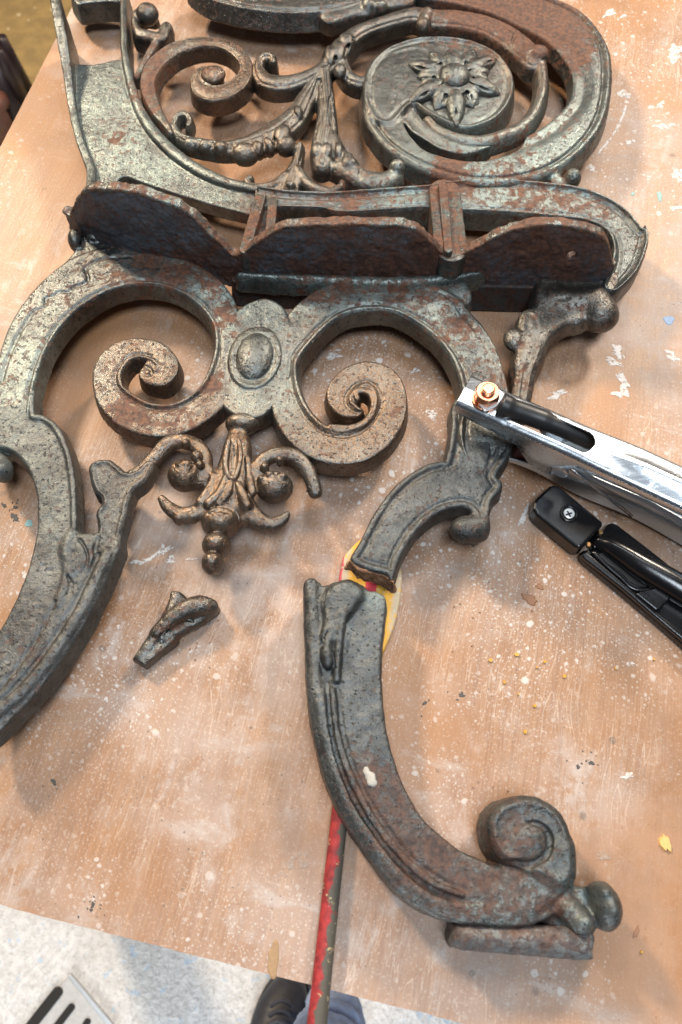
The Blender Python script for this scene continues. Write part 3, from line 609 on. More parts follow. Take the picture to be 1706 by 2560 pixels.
for (x, y, a, b, h) in ((835, 690, 110, 82, 13), (810, 818, 80, 66, 12), (790, 916, 64, 58, 11)):
    q = K('C', [(x, y)])[0]; s.egg(q[0], q[1], 26, a * .4464, b * .4464, h, k=1)
s.cone(KC('C', [(880, 625, 38, 14), (820, 615, 38, 12), (760, 640, 36, 10)]), k=1.2, op='-')
# side curls
s.cone(KC('C', [(330, 440, 26, 46), (400, 395, 27, 44), (470, 320, 28, 46), (540, 250, 29, 50), (610, 230, 30, 44), (690, 255, 31, 46), (740, 320, 31, 48), (735, 400, 30, 50), (690, 450, 29, 50)]), k=2, flat=.9)
q = K('C', [(635, 425)])[0]; s.egg(q[0], q[1], 29, 44, 38, 11, k=2)
for (x, y, r, z) in ((640, 370, 34, 39), (700, 320, 34, 39), (610, 380, 22, 39), (720, 370, 26, 38), (640, 250, 26, 38)):
    q = K('C', [(x, y)])[0]; s.egg(q[0], q[1], z - 3, r * .4464, r * .4464, 5.0, k=.5)
for ch in ([(450, 350, 36, 8), (520, 280, 38, 10), (600, 290, 39, 12), (660, 300, 40, 12)], [(560, 340, 38, 12), (600, 410, 41, 8), (660, 400, 41, 10), (690, 360, 41, 8)], [(490, 290, 37, 6), (570, 225, 38, 8), (640, 215, 38, 6)]):
    s.cone(KC('C', ch), k=.5, op='-', surf=37.5)
s.cone(KC('C', [(770, 430, 28, 50), (740, 460, 28, 40)]), k=3)
s.cone(KC('C', [(1030, 470, 28, 50), (1040, 400, 30, 50), (1080, 335, 31, 46), (1160, 305, 31, 46), (1250, 320, 30, 48), (1310, 380, 29, 46), (1345, 450, 28, 42), (1362, 515, 27, 40)]), k=2, flat=.9)
q = K('C', [(1135, 490)])[0]; s.egg(q[0], q[1], 29, 47, 38, 11, k=2)
for (x, y, r, z) in ((1080, 380, 26, 38), (1110, 430, 24, 39), (1180, 440, 30, 38), (1165, 345, 24, 38), (1060, 450, 24, 38)):
    q = K('C', [(x, y)])[0]; s.egg(q[0], q[1], z - 3, r * .4464, r * .4464, 5.0, k=.5)
for ch in ([(1330, 480, 36, 8), (1290, 390, 37, 10), (1220, 350, 39, 14), (1150, 380, 40, 14), (1140, 430, 40, 8)], [(1230, 420, 38, 10), (1200, 400, 40, 10)], [(1090, 520, 40, 5), (1140, 530, 41, 6), (1200, 500, 39, 5)]):
    s.cone(KC('C', ch), k=.5, op='-', surf=37.5)
s.build('finial', IR, root, rust=.16, bronze=.15)

# --- left leg with the broken bracket beside it
s = Solid(.9)
s.plate(K('B', [(-150, -60), (100, -80), (215, -40), (212, 85), (290, 98), (375, 165), (435, 285), (474, 430), (492, 600), (500, 850), (640, 872), (770, 950), (720, 1120), (640, 1300), (530, 1510), (400, 1705), (250, 1900), (100, 2055), (-120, 2230), (-150, 1720), (-60, 1590), (30, 1450), (110, 1290), (170, 1150), (212, 1000), (240, 850), (245, 700), (228, 560), (180, 435), (100, 345), (0, 305), (-150, 300)]), BOT, TOP, rnd=2.5, draft=.16, n=4)
s.strip(K('B', [(205, -60, 34), (202, 60, 34), (215, 104, 34), (285, 116, 36), (362, 180, 38), (418, 292, 38), (456, 432, 38), (474, 600, 38), (482, 830, 34)]), 25, 35.6, rnd=1.5, dome=.6, k=.8)
s.plate(K('B', [(582, 430), (630, 392), (720, 386), (780, 430), (830, 466), (900, 450), (960, 395), (1010, 410), (960, 520), (870, 600), (830, 740), (795, 880), (770, 990), (640, 980), (640, 900), (640, 830), (632, 730), (670, 660), (612, 590), (590, 510)]), 20, 33, rnd=2.5, draft=.1, k=3, feats=[('B', 2.5, 1.5, .8)], n=4, rough=.7)
q = K('B', [(20, 470)])[0]; s.egg(q[0], q[1], 28, 24, 24, 9); s.cone(KC('B', [(-40, 380, 28, 50), (10, 400, 29, 42), (40, 440, 28, 40)]), k=3)
# acanthus leaf laid over the leg
for (x, y, a, b, r, h) in ((545, 960, 100, 70, -50, 2.6), (500, 1080, 60, 90, -25, 2.4), (590, 1010, 40, 110, 25, 2.2)):
    q = K('B', [(x, y)])[0]; s.egg(q[0], q[1], 33, a * .3825, b * .3825, h, r, k=2)
s.cone(KC('B', [(470, 880, 33, 30), (430, 980, 33, 36), (450, 1090, 33, 34), (430, 1200, 33, 30), (380, 1330, 33, 26)]), k=2.5, flat=.8)
s.cone(KC('B', [(700, 1010, 34, 40), (628, 1180, 34, 44), (508, 1420, 34, 46), (338, 1680, 34, 46), (148, 1900, 34, 46), (-60, 2080, 34, 46)]), k=2.5, flat=.8)
for ch in ([(640, 1010, 36, 18), (560, 1180, 36, 18), (450, 1400, 36, 20), (280, 1650, 36, 20), (100, 1870, 36, 20), (-60, 2020, 36, 20)], [(360, 1320, 36, 10), (280, 1480, 36, 16), (160, 1680, 36, 18), (20, 1860, 36, 18), (-60, 1950, 36, 18)],
           [(640, 900, 36, 12), (620, 990, 37, 12), (640, 1040, 36, 10)], [(520, 910, 37, 8), (560, 970, 38, 10), (575, 1050, 38, 8), (540, 1140, 38, 7)], [(440, 1150, 37, 9), (470, 1210, 36, 12), (440, 1280, 36, 9)], [(280, 1085, 35.5, 16), (300, 1075, 35.5, 12)], [(300, 1108, 35.5, 13), (345, 1125, 35.5, 9)], [(520, 1250, 36, 8), (430, 1400, 36, 10), (380, 1480, 36, 8)]):
    s.cone(KC('B', ch), k=1, op='-', surf=34.3)
s.build('leg', IL, root, rust=.10, bronze=.05, rough=.38)

# --- right leg, broken off
s = Solid(.9)
s.plate(K('D', [(1135, -120), (1120, 60), (1085, 248), (1060, 262), (950, 292), (820, 370), (700, 490), (600, 640), (520, 800), (462, 905), (520, 955), (600, 985), (690, 1008), (738, 1040), (790, 900), (865, 765), (950, 672), (1050, 602), (1130, 575), (1200, 568), (1255, 600), (1262, 660), (1280, 760), (1350, 700), (1372, 600), (1392, 520), (1440, 465), (1455, 410), (1420, 372), (1440, 330), (1500, 220), (1540, 80), (1560, -60), (1500, -160), (1300, -200)]), BOT, 33.6, rnd=2.2, draft=.10, feats=[('B', 5.5, 1.5, -.8), ('B', 2.2, 1.8, .5)], n=4)
q = K('D', [(1225, 715)])[0]; s.egg(q[0], q[1], 29, 45, 32, 9, 0, k=2); q = K('D', [(1300, 700)])[0]; s.egg(q[0], q[1], 27, 28, 36, 8, 0, k=3)
s.cone(KC('D', [(1240, 620, 37, 8), (1250, 670, 38, 10), (1210, 690, 39, 9), (1175, 660, 38, 8)]), k=1, op='-', surf=33.8)
s.cone(KC('D', [(1420, 60, 35, 18), (1390, 200, 35, 18), (1360, 310, 35, 14)]), k=1.2, op='-', surf=33.8)
s.cone(KC('D', [(1210, 40, 35, 10), (1160, 200, 35, 10), (1145, 285, 35, 10), (1050, 315, 35, 10)]), k=1.2, op='-', surf=33.8)
lg = s.build('leg', IL, root, rust=.10, rough=.34)
s = Solid(.7)
s.plate(K('D', [(470, 905), (600, 975), (700, 1000), (735, 1030), (732, 1058), (690, 1034), (560, 994), (462, 938)]), 19.5, 32.5, rnd=.6, draft=.12, rough=1.4)
fr = s.build('broken_face', M['fracture'], root, rough=1.8)

# ------------------------------------------------------------------ the broken-off lower leg
RUST_KEEP = list(RUST)
RUST += [(930, 1950, 70, .45), (1000, 2060, 110, .42), (1050, 2140, 110, .30), (1130, 2220, 120, .42), (1290, 2200, 100, .42), (1280, 2060, 110, .32), (1400, 2290, 90, .34), (1300, 2360, 140, .15), (880, 1950, 60, .2)]
leg2 = thing('broken_bench_leg', 'broken-off grey and rusty cast iron bench leg with curled foot, resting on the paddle', 'bench leg', PT(1250, 2350, 0))
s = Solid(.9); LT, LB = 31.0, 9.0
top_edge = K('D', [(158, 1075), (205, 1052), (258, 1056), (280, 1078), (360, 1062), (440, 1042), (505, 1072), (560, 1105), (640, 1118), (695, 1162)])
inner = K('D', [(690, 1260), (668, 1500), (662, 1700)]) + K('F', [(420, 150), (426, 260), (441, 380), (472, 490), (522, 620), (590, 738), (680, 822), (770, 882), (860, 922), (940, 945)])
tail = K('F', [(1060, 960), (1150, 930), (1212, 960), (1200, 1060), (1110, 1150), (980, 1185), (850, 1180), (720, 1165), (600, 1120), (480, 1040), (380, 910), (300, 800), (230, 680), (170, 520), (130, 340), (110, 180)])
outer = K('D', [(166, 1500), (158, 1250)])
s.plate(top_edge + inner + tail + outer, LB, LT, rnd=3.5, draft=.05, n=4)
# moulded ribs along the outer side
s.cone(KC('D', [(205, 1070, 30, 40), (215, 1250, 30, 44), (225, 1500, 30, 46), (235, 1750, 30, 44)]) + KC('F', [(165, 250, 30, 34), (200, 420, 30, 34), (250, 590, 30, 34), (330, 750, 30, 34), (430, 890, 30, 36), (560, 1020, 29, 38), (700, 1090, 28, 40), (850, 1115, 28, 40), (1000, 1110, 28, 42), (1100, 1060, 28, 40)]), k=2, flat=.8)
s.cone(KC('F', [(215, 210, 32, 15), (238, 400, 32, 19), (291, 565, 32, 20), (377, 728, 32, 21), (489, 878, 32, 22), (615, 992, 32, 22), (745, 1055, 31, 17)]), k=1.5)
for ch in (KC('F', [(195, 180, 35, 10), (212, 380, 35, 13), (262, 560, 35, 14), (345, 725, 35, 15), (455, 875, 34, 16), (585, 1000, 33, 17), (720, 1065, 32, 15), (860, 1080, 32, 9)]), KC('F', [(240, 200, 36, 8), (265, 400, 36, 11), (322, 570, 36, 12), (410, 730, 36, 13), (524, 880, 35, 13), (645, 980, 35, 12), (770, 1035, 34, 8)])):
    s.cone(ch, k=1.2, op='-', surf=31.4)
# leaf at the top
s.plate(K('D', [(330, 1090), (440, 1050), (520, 1085), (535, 1130), (490, 1210), (440, 1270), (400, 1300), (370, 1400), (300, 1490), (270, 1440), (300, 1300), (290, 1180)]), 20, 36, rnd=4, k=2.5, draft=.4)
s.cone(KC('D', [(410, 1280, 34, 26), (395, 1400, 34, 26), (380, 1540, 33, 24), (370, 1700, 32, 20)]), k=2.5)
s.egg(*K('D', [(310, 1540)])[0], 33, 16, 32, 4, 5, k=2)
for ch in ([(300, 1130, 38, 12), (280, 1230, 37, 10)], [(345, 1330, 38, 14), (300, 1410, 38, 16), (275, 1470, 37, 14)], [(285, 1075, 36, 22), (265, 1180, 36, 14)], [(345, 1520, 37, 10), (360, 1620, 36, 12)], [(305, 1640, 36, 22), (330, 1690, 36, 14)], [(510, 1640, 34.5, 12), (525, 1635, 34.5, 12)], [(300, 1680, 37, 12), (320, 1829, 36, 10)]):
    s.cone(KC('D', ch), k=.8, op='-', surf=33.5)
# foot scroll
s.plate(K('F', [(858, 780), (872, 712), (930, 662), (1020, 643), (1110, 670), (1180, 740), (1212, 850), (1216, 960), (1170, 1020), (1080, 985), (1000, 935), (930, 915), (882, 860)]), LB, 37, rnd=6, k=3, draft=.1, feats=[('B', 3.5, 2.2, .8)])
s.strip([q + (z,) for q, z in zip(K('F', [(780, 1010, 190), (900, 1045, 195), (1030, 1035, 190), (1125, 965, 175), (1165, 870, 130)]), (30, 31, 33, 35.5, 37))], LB, 37, rnd=5, dome=2.0, k=4, draft=.05)
s.cone(KC('F', [(895, 950, 33, 24), (960, 928, 37, 25), (1040, 920, 39, 22), (1102, 882, 39, 19), (1112, 810, 39, 16), (1072, 762, 39, 12), (1020, 755, 39, 7)]), k=1.0, op='-', surf=36.5)
s.egg(*K('F', [(1015, 835)])[0], 36, 44, 40, 3.2, 0, k=1.2)
s.cone(KC('F', [(770, 1050, 36, 6), (850, 1055, 38, 9), (930, 1035, 39, 8), (1000, 1070, 39.5, 11), (1050, 1055, 39.5, 9), (1030, 1085, 39, 7)]), k=1.0, op='-', surf=36.5)
q = K('F', [(1335, 1100)])[0]; s.egg(q[0], q[1], 22, 38, 52, 18, 8, k=2); s.egg(q[0] - 14, q[1] - 34, 24, 26, 24, 16, 0, k=2)
q = K('F', [(1235, 1160)])[0]; s.egg(q[0], q[1], 26, 34, 30, 13, 0, k=2); q = K('F', [(1180, 1110)])[0]; s.egg(q[0], q[1], 24, 34, 30, 12, 0, k=3)
s.plate(K('F', [(1090, 1120), (1240, 1020), (1300, 1100), (1290, 1220), (1150, 1200)]), 4, 24, rnd=4, k=4)
s.cone(KC('F', [(1250, 1050, 38, 8), (1280, 1120, 36, 8), (1290, 1180, 32, 8)]), k=2, op='-')
PALE += [(1250, 2230, 120, .5), (1420, 2280, 110, .8), (1050, 2200, 90, .5), (935, 1490, 45, .9)]
s.build('leg', IL, leg2, rust=.0, rough=.5)
s = Solid(.9)
s.plate(K('F', [(722, 1192), (735, 1170), (900, 1172), (1100, 1176), (1288, 1196), (1298, 1290), (1288, 1322), (1100, 1305), (900, 1288), (728, 1268)]), 0.5, 29, rnd=8, draft=.05, n=3, feats=[('B', 8, 5, 1.0)])
s.build('foot_plate', M['iron_foot'], leg2, rust=.18, rough=.6)
s = Solid(.7)
q = K('F', [(372, 566)])[0]; s.egg(q[0], q[1], 31.0, 13, 12, .8, 0, k=1); s.egg(q[0] - 9, q[1] - 14, 31.0, 8, 10, .8, 0, k=1); s.egg(q[0] + 6, q[1] + 15, 31.0, 12, 8, .8, 0, k=1)
s.build('mortar_blob', plain('white_mortar', (.36, .34, .30), .9, 0, .25, 600, bump=.3), leg2, rough=1.1)

# ------------------------------------------------------------------ small broken piece
RUST[:] = RUST_KEEP
frag = thing('broken_bracket_piece', 'small dark broken bracket piece of cast iron lying alone on the table', 'iron fragment', PT(420, 1580, 0))
s = Solid(.6)
s.plate(K('C', [(342, 1440), (352, 1452), (398, 1482), (412, 1482), (480, 1425), (560, 1362), (580, 1335), (560, 1305), (620, 1270), (680, 1262), (740, 1222), (812, 1172), (800, 1132), (722, 1102), (650, 1122), (642, 1108), (612, 1078), (565, 1066), (552, 1072), (538, 1130), (480, 1235), (400, 1360)]), 1, 11, rnd=4, draft=.1, n=3)
s.cone(KC('C', [(480, 1300, 12, 40), (560, 1225, 14, 48), (640, 1175, 15, 56), (720, 1150, 14, 58), (780, 1155, 12, 38)]), k=2.5, flat=.9)
s.cone(KC('C', [(540, 1330, 8, 36), (640, 1260, 9, 44), (720, 1220, 9, 40), (780, 1180, 9, 26)]), k=2.5)
s.cone(KC('C', [(402, 1420, 9, 26), (450, 1350, 10, 34), (540, 1220, 10, 30), (590, 1100, 9, 24)]), k=2, flat=.9)
for ch in ([(420, 1430, 17, 8), (520, 1300, 19, 10), (620, 1215, 21, 8)], [(575, 1085, 15, 8), (555, 1170, 17, 9), (470, 1310, 17, 7), (400, 1420, 17, 6)], [(630, 1230, 19, 9), (670, 1235, 19, 10), (680, 1270, 15, 9)]):
    s.cone(KC('C', ch), k=.6, op='-', surf=13.5)
s.build('bracket_stub', M['iron'], frag, rust=.20, bronze=.25, rough=.4)

# ------------------------------------------------------------------ paddle under the leg
pad = thing('wooden_paddle', 'red-handled paddle with yellow and red striped blade under the broken leg joint', 'paddle', PT(920, 1500, 0))
def paddle_mat():
    m, nt, b = newmat('striped_paint'); n = NB(nt)
    x = n.nd('ShaderNodeSeparateXYZ'); nt.links.new(n.co, x.inputs[0]); X = x.outputs[0]
    wob = n.m('MULTIPLY', n.m('SUBTRACT', n.noise(120, 4), .5), .004); X = n.m('ADD', X, wob)
    f = n.m('FRACT', n.m('DIVIDE', n.m('ADD', X, .1045), .0245))
    st = n.m('MULTIPLY', n.step(f, .02, .06), n.m('SUBTRACT', 1.0, n.step(f, .34, .38)))
    col = n.mix(st, (.62, .33, .03), (.52, .03, .045))
    edge = n.m('MAXIMUM', n.step(n.m('ABSOLUTE', X), .0155, .019), n.step(X, .0110, .0150))
    col = n.mix(n.m('MULTIPLY', edge, n.step(n.noise(260, 5), .30, .46)), col, (.42, .33, .22))
    rr = n.step(n.m('ABSOLUTE', X), .0205, .0212); col = n.mix(n.m('MULTIPLY', rr, n.step(n.noise(330, 5), .36, .46)), col, (.45, .06, .08))
    col = n.mix(n.step(n.noise(500, 5, .7), .60, .66), col, (.55, .50, .42))
    n.put(b.inputs['Base Color'], col); b.inputs['Roughness'].default_value = .6
    n.put(b.inputs['Normal'], n.bump(n.noise(700, 4), .2, .001)); return m
def handle_mat():
    m, nt, b = newmat('chipped_red_paint'); n = NB(nt)
    a = n.noise(75, 6, .7); col = n.mix(n.step(n.noise(200, 5), .35, .65), (.33, .024, .024), (.17, .012, .014))
    x = n.nd('ShaderNodeSeparateXYZ'); nt.links.new(n.co, x.inputs[0])
    side = n.m('MULTIPLY', x.outputs[0], 45.0)
    col = n.mix(n.step(n.m('ADD', a, side), .50, .58), col, (.075, .066, .050))
    col = n.mix(n.step(n.noise(180, 5, .7), .62, .66), col, (.36, .27, .14))
    col = n.mix(n.step(n.noise(900, 3, .6), .70, .74), col, (.55, .50, .40))
    n.put(b.inputs['Base Color'], col); b.inputs['Roughness'].default_value = .72; n.put(b.inputs['Normal'], n.bump(a, .35, .002)); return m
# blade: rounded board, its local x runs across the stripes
bl = catmull([(864, 1383), (853, 1415), (847, 1455), (845, 1540), (852, 1640), (872, 1720), (905, 1740), (935, 1700), (955, 1640), (985, 1570), (1001, 1500), (1006, 1430), (995, 1370), (960, 1340), (915, 1338)], 5, True)
zb = 6.5; pm = PM(bl, zb) / 1000; org = PM([(930, 1500)], 0)[0] / 1000; ax = PM([(955, 1340), (905, 1720)], 0) / 1000; ang = math.atan2(*(ax[0] - ax[1])[::-1]) - math.pi / 2
R2 = np.array([[math.cos(-ang), -math.sin(-ang)], [math.sin(-ang), math.cos(-ang)]])
loc = (pm - org) @ R2.T; n_ = len(loc); V = []; Fc = []
for (sc, z) in ((.93, .0003), (1.0, .0015), (1.0, .0045), (.975, .0060), (.93, .0066)):
    V += [(p[0] * sc, p[1] * (sc + 1) / 2, z) for p in loc]
for r in range(4): Fc += [(r * n_ + i, r * n_ + (i + 1) % n_, (r + 1) * n_ + (i + 1) % n_, (r + 1) * n_ + i) for i in range(n_)]
Fc += [tuple(range(n_))[::-1], tuple(range(4 * n_, 5 * n_))]
me = D.meshes.new('blade'); me.from_pydata(V, [], Fc); me.materials.append(paddle_mat())
for p in me.polygons: p.use_smooth = len(p.vertices) == 4
bo = D.objects.new('blade', me); C.objects.link(bo); bo.location = (org[0], org[1], 0); bo.rotation_euler = (0, 0, ang); link_parent(bo, pad)
hp = [PT(880, 1760, 5.6), PT(860, 1945, 5.6), PT(843, 2100, 5.7), PT(822, 2290, 5.8), PT(805, 2450, 5.9), PT(796, 2532, 6), PT(793, 2556, 6), PT(792, 2566, 6)]
hp = [tuple(q) for q in hp]; V, Fc = tube(catmull(hp, 5), np.interp(np.linspace(0, 1, 36), [0, .2, .5, .86, .95, 1], [.0046, .0048, .0050, .0054, .0054, .0044]), 20)
h0 = Vector(hp[3]); hd = Vector(hp[5]) - Vector(hp[1]); ha = math.atan2(hd.y, hd.x) + math.pi / 2
Rm = Matrix.Rotation(-ha, 4, 'Z'); V = [Rm @ (Vector(v) - h0) for v in V]
ho = mobj('handle', V, Fc, handle_mat(), None, True); ho.location = h0; ho.rotation_euler = (0, 0, ha); link_parent(ho, pad)

# ------------------------------------------------------------------ welding earth clamp
cl = thing('earth_clamp', 'shiny zinc welding earth clamp with copper bolt gripping the right leg', 'clamp', PT(1450, 1250, 0))
ZN = 58.0                                   # level of the folded edge at the jaw's nose
def jaw(name, upper, lower, zc, crown, depth, slot, mat, sign=1, sw=.0016):
    """channel pressed from sheet: edges in photo px at level zc(t); depth(t) of the side walls; slot (t0,t1,share)"""
    n = 420; U = catmull(upper, 20); Lw = catmull(lower, 20)
    def at(arr, t):
        i = t * (len(arr) - 1); a = int(min(i, len(arr) - 2)); return arr[a] + (arr[a + 1] - arr[a]) * (i - a)
    V = []; Fc = []; per = 13
    for half in (0, 1):
        base_i = len(V)
        for k in range(n + 1):
            t = k / n; z = zc(t); a = np.append(PM([at(U, t)], z)[0], z); b = np.append(PM([at(Lw, t)], z)[0], z)
            e, o = (a, b) if half == 0 else (b, a); mid = (e + o) / 2; inw = (mid - e) / np.linalg.norm(mid - e); W = np.linalg.norm(mid - e)
            g = 0.0
            if slot:
                t0, t1, sh, r = slot
                if t0 < t < t1:
                    q = min((t - t0) / r, (t1 - t) / r, 1); g = sh * math.sqrt(max(0, 1 - (1 - q) ** 2))
            R = 3.2; pts = []; dp = depth(t, half)
            pts.append(e + np.array([0, 0, -sign * dp])); pts.append(e + np.array([0, 0, -sign * (dp * .5 + R * .5)]))
            for j in range(5):
                th = math.pi / 2 * j / 4; pts.append(e + inw * (R - R * math.cos(th)) + np.array([0, 0, -sign * (R - R * math.sin(th))]))
            for j in range(1, 7):
                f = j / 6; d = R + (W * (1 - g) - R) * f; x = d / W
                pts.append(e + inw * d + np.array([0, 0, sign * crown(t, x)]))
            V += [tuple(p / 1000) for p in pts]
        for k in range(n):
            for j in range(per - 1): Fc.append((base_i + k * per + j, base_i + k * per + j + 1, base_i + (k + 1) * per + j + 1, base_i + (k + 1) * per + j))
    o = mobj(name, V, Fc, mat, cl, True)
    bm = bmesh.new(); bm.from_mesh(o.data); bmesh.ops.remove_doubles(bm, verts=bm.verts, dist=.00005); bmesh.ops.recalc_face_normals(bm, faces=bm.faces); bm.to_mesh(o.data); bm.free()
    md = o.modifiers.new('sheet', 'SOLIDIFY'); md.thickness = sw; md.offset = 0
    return o
UE = K('E', [(210, 97), (400, 185), (700, 312), (1000, 440), (1300, 560), (1568, 682), (1900, 830)])
LE = K('E', [(105, 283), (300, 372), (520, 470), (800, 594), (1010, 694), (1250, 806), (1568, 955), (1900, 1105)])
jaw('upper_jaw', UE, LE, lambda t: ZN + 10 * t, lambda t, x: (1.2 + 2.5 * max(0, min(1, (t - .55) * 6))) * (x * x) * (1 if x < 1 else 1),
    lambda t, h: float(np.interp(t, [0, .02, .20, .235, .29, .32, .36, .42, .46, .50, .7, 1], [6, 9, 11, 13, 14, 22, 31, 31, 18, 8, 7, 7])), (.16, .525, .62, .04), M['zinc'])
# nose end wall
A, B = [PM([p], ZN)[0] for p in (UE[0], LE[0])]
mobj('nose_lip', [(A[0] / 1000, A[1] / 1000, (ZN - 1) / 1000), (B[0] / 1000, B[1] / 1000, (ZN - 1) / 1000), (B[0] / 1000, B[1] / 1000, (ZN - 7) / 1000), (A[0] / 1000, A[1] / 1000, (ZN - 7) / 1000)], [(0, 1, 2, 3)], M['zinc'], cl, False, solid=.0016)
U2 = K('E', [(330, 500), (620, 560), (900, 620), (1300, 800), (1568, 930), (1900, 1090)])
L2 = K('E', [(440, 655), (640, 740), (900, 880), (1250, 1028), (1568, 1205), (1900, 1390)])
jaw('lower_jaw', U2, L2, lambda t: 10.0 - 8.5 * t, lambda t, x: 0.0, lambda t, h: float(np.interp(t, [0, .1, .22, .30, .42, .55, 1], [5, 8, 18, 29, 30, 29, 29])), None, M['zinc_dark'], sign=-1)
# red insulated throat seen in the mouth
V, Fc = prism(pxpoly(K('E', [(490, 520), (560, 525), (640, 580), (656, 618), (620, 632), (480, 610)]), 20), .010, .034)
mobj('jaw_liner', V, Fc, plain('dark_red_fibre', (.06, .008, .004), .6, 0, .3), cl, bevel=.001)
def disc(name, u, v, z, r, h, mat, parent, n=24, bevel=.0006, tilt=None, rz=0):
    V, Fc = prism([(r * math.cos(2 * math.pi * i / n + rz), r * math.sin(2 * math.pi * i / n + rz)) for i in range(n)], 0, h)
    o = mobj(name, V, Fc, mat, None, False, bevel=bevel)
    o.location = PT(u, v, z)
    if tilt: o.rotation_euler = tilt
    link_parent(o, parent); return o
# rivet on the side wall: its axis lies level, across the jaw
dirv = Vector(PT(*LE[4], ZN) - PT(*LE[2], ZN)).normalized(); sidev = Vector((dirv.y, -dirv.x, 0))
q = K('E', [(785, 712)])[0]
o = disc('rivet', q[0], q[1], 40, .0054, .0035, M['zinc'], None, 20, .0012); o.rotation_euler = sidev.to_track_quat('Z', 'Y').to_euler(); o.location -= sidev * .001; link_parent(o, cl)
# spring wire
w0 = PT(*K('E', [(895, 740)])[0], 34); w1 = PT(*K('E', [(1245, 1012)])[0], 22)
V, Fc = tube([w0 - (w1 - w0) * .15, w0, w1], .0011, 10); mobj('spring_wire', V, Fc, M['zinc'], cl, True)
# lug, bolt, nuts
def hexnut(name, u, v, z, af, h, mat, rz):
    r = af / 2 / math.cos(math.pi / 6); c = PT(u, v, z); V = []; Fc = []
    rings = [(r * .90, 0), (r, h * .12), (r, h * .86), (r * .88, h), (r * .56, h), (r * .52, h - .0012)]
    for i, (rr, zz) in enumerate(rings):
        for k in range(24):
            a = 2 * math.pi * k / 24; hx = 1.0
            if i in (1, 2):
                m_ = (a % (math.pi / 3)) - math.pi / 6; hx = math.cos(math.pi / 6) / math.cos(m_)
            else: hx = .96
            V.append((rr * hx * math.cos(a + rz), rr * hx * math.sin(a + rz), zz))
    for i in range(len(rings) - 1):
        for k in range(24): Fc.append((i * 24 + k, i * 24 + (k + 1) % 24, (i + 1) * 24 + (k + 1) % 24, (i + 1) * 24 + k))
    Fc.append(tuple(range(24))[::-1]); Fc.append(tuple(range((len(rings) - 1) * 24, len(rings) * 24)))
    o = mobj(name, V, Fc, mat, None, False); o.location = c; link_parent(o, cl); return o
bu, bv = K('E', [(296, 255)])[0]; bz = ZN + 3
pb = PT(bu, bv, bz)
def up_px(z): q = PX(np.array([[pb.x * 1000, pb.y * 1000, z]]))[0]; return q[0], q[1]
disc('washer', *up_px(bz), bz, .0088, .0012, M['copper'], cl, 28, .0003)
lug = K('E', [(300, 215), (372, 178), (425, 225), (365, 300), (290, 330), (250, 280)])
V, Fc = prism(pxpoly(lug, bz + 3), (bz + 1.2) / 1000, (bz + 3.2) / 1000); mobj('cable_lug', V, Fc, M['screw'], cl, bevel=.0006)
hexnut('nut', *up_px(bz + 3.2), bz + 3.2, .0142, .0062, M['copper'], .5)
disc('bolt', *up_px(bz), bz, .0040, .0130, M['copper'], cl, 24, .0008)
for i in range(3): disc('bolt_thread', *up_px(bz + 9.6 + i * 1.0), bz + 9.6 + i * 1.0, .00435, .0005, M['copper'], cl, 24, .0002)
# cable
cp = [PT(*K('E', [(x, y)])[0], z) for (x, y, z) in ((390, 285, bz + 3.5), (450, 312, bz + 2), (580, 358, bz - 1), (700, 402, bz - 3), (850, 465, bz - 7), (980, 525, bz - 12), (1100, 580, bz - 18), (1300, 680, bz - 25), (1600, 820, bz - 30))]
cpts = catmull([tuple(p) for p in cp], 6); rr = np.interp(np.linspace(0, 1, len(cpts)), [0, .12, .13, .36, .37, 1], [.0076, .0076, .0068, .0066, .0060, .0060])
V, Fc = tube(cpts, rr, 20); mobj('cable', V, Fc, M['rubber'], cl, True)

# ------------------------------------------------------------------ black plastic tool
tl = thing('black_hand_tool', 'glossy black plastic tool with cross-head screw and lever, beside the clamp', 'hand tool', PT(1560, 1460, 0))
PL = M['plastic']
def slab(name, pts, z0, z1, mat=PL, bevel=.0025, seg=3, smooth=False):
    V, Fc = prism(pxpoly(pts, z1), z0 / 1000, z1 / 1000); return mobj(name, V, Fc, mat, tl, False, bevel=bevel, seg=seg)
hd_ = slab('head', K('G', [(135, 600), (160, 560), (290, 440), (345, 425), (400, 455), (812, 795), (800, 820), (610, 1030), (570, 1045), (525, 1020), (160, 720), (128, 660)]), 2, 16, bevel=.003, seg=4)
b_ = slab('body', K('G', [(575, 1110), (610, 1060), (700, 1050), (790, 900), (850, 805), (905, 790), (950, 815), (1250, 1045), (1560, 1290), (2300, 1880), (1950, 2330), (1560, 1960), (1380, 1800), (1000, 1480), (620, 1170)]), 1, 8, bevel=.002)
slab('side_rail', K('G', [(590, 1100), (640, 1075), (700, 1120), (1000, 1380), (1300, 1640), (1560, 1840), (1950, 2190), (1920, 2240), (1540, 1900), (1290, 1690), (980, 1420), (620, 1140)]), 7, 11.5, bevel=.0012)
V, Fc = prism(pxpoly(catmull(K('G', [(760, 1110), (900, 1080), (1100, 1190), (1330, 1350), (1300, 1410), (1200, 1420), (1080, 1380), (960, 1270), (820, 1180)]), 5, True), 8), .0081, .0086); mobj('recess', V, Fc, M['plastic_in'], tl)
rim = catmull(K('G', [(700, 1080), (820, 1200), (960, 1320), (1080, 1430), (1210, 1450), (1320, 1400), (1370, 1340)]), 6)
V, Fc = tube([tuple(PT(p[0], p[1], 9)) for p in rim], .0016, 10); mobj('recess_rim', V, Fc, PL, tl, True)
slab('block', K('G', [(1110, 1480), (1330, 1410), (1500, 1490), (1350, 1640), (1310, 1640)]), 7, 13, bevel=.0015)
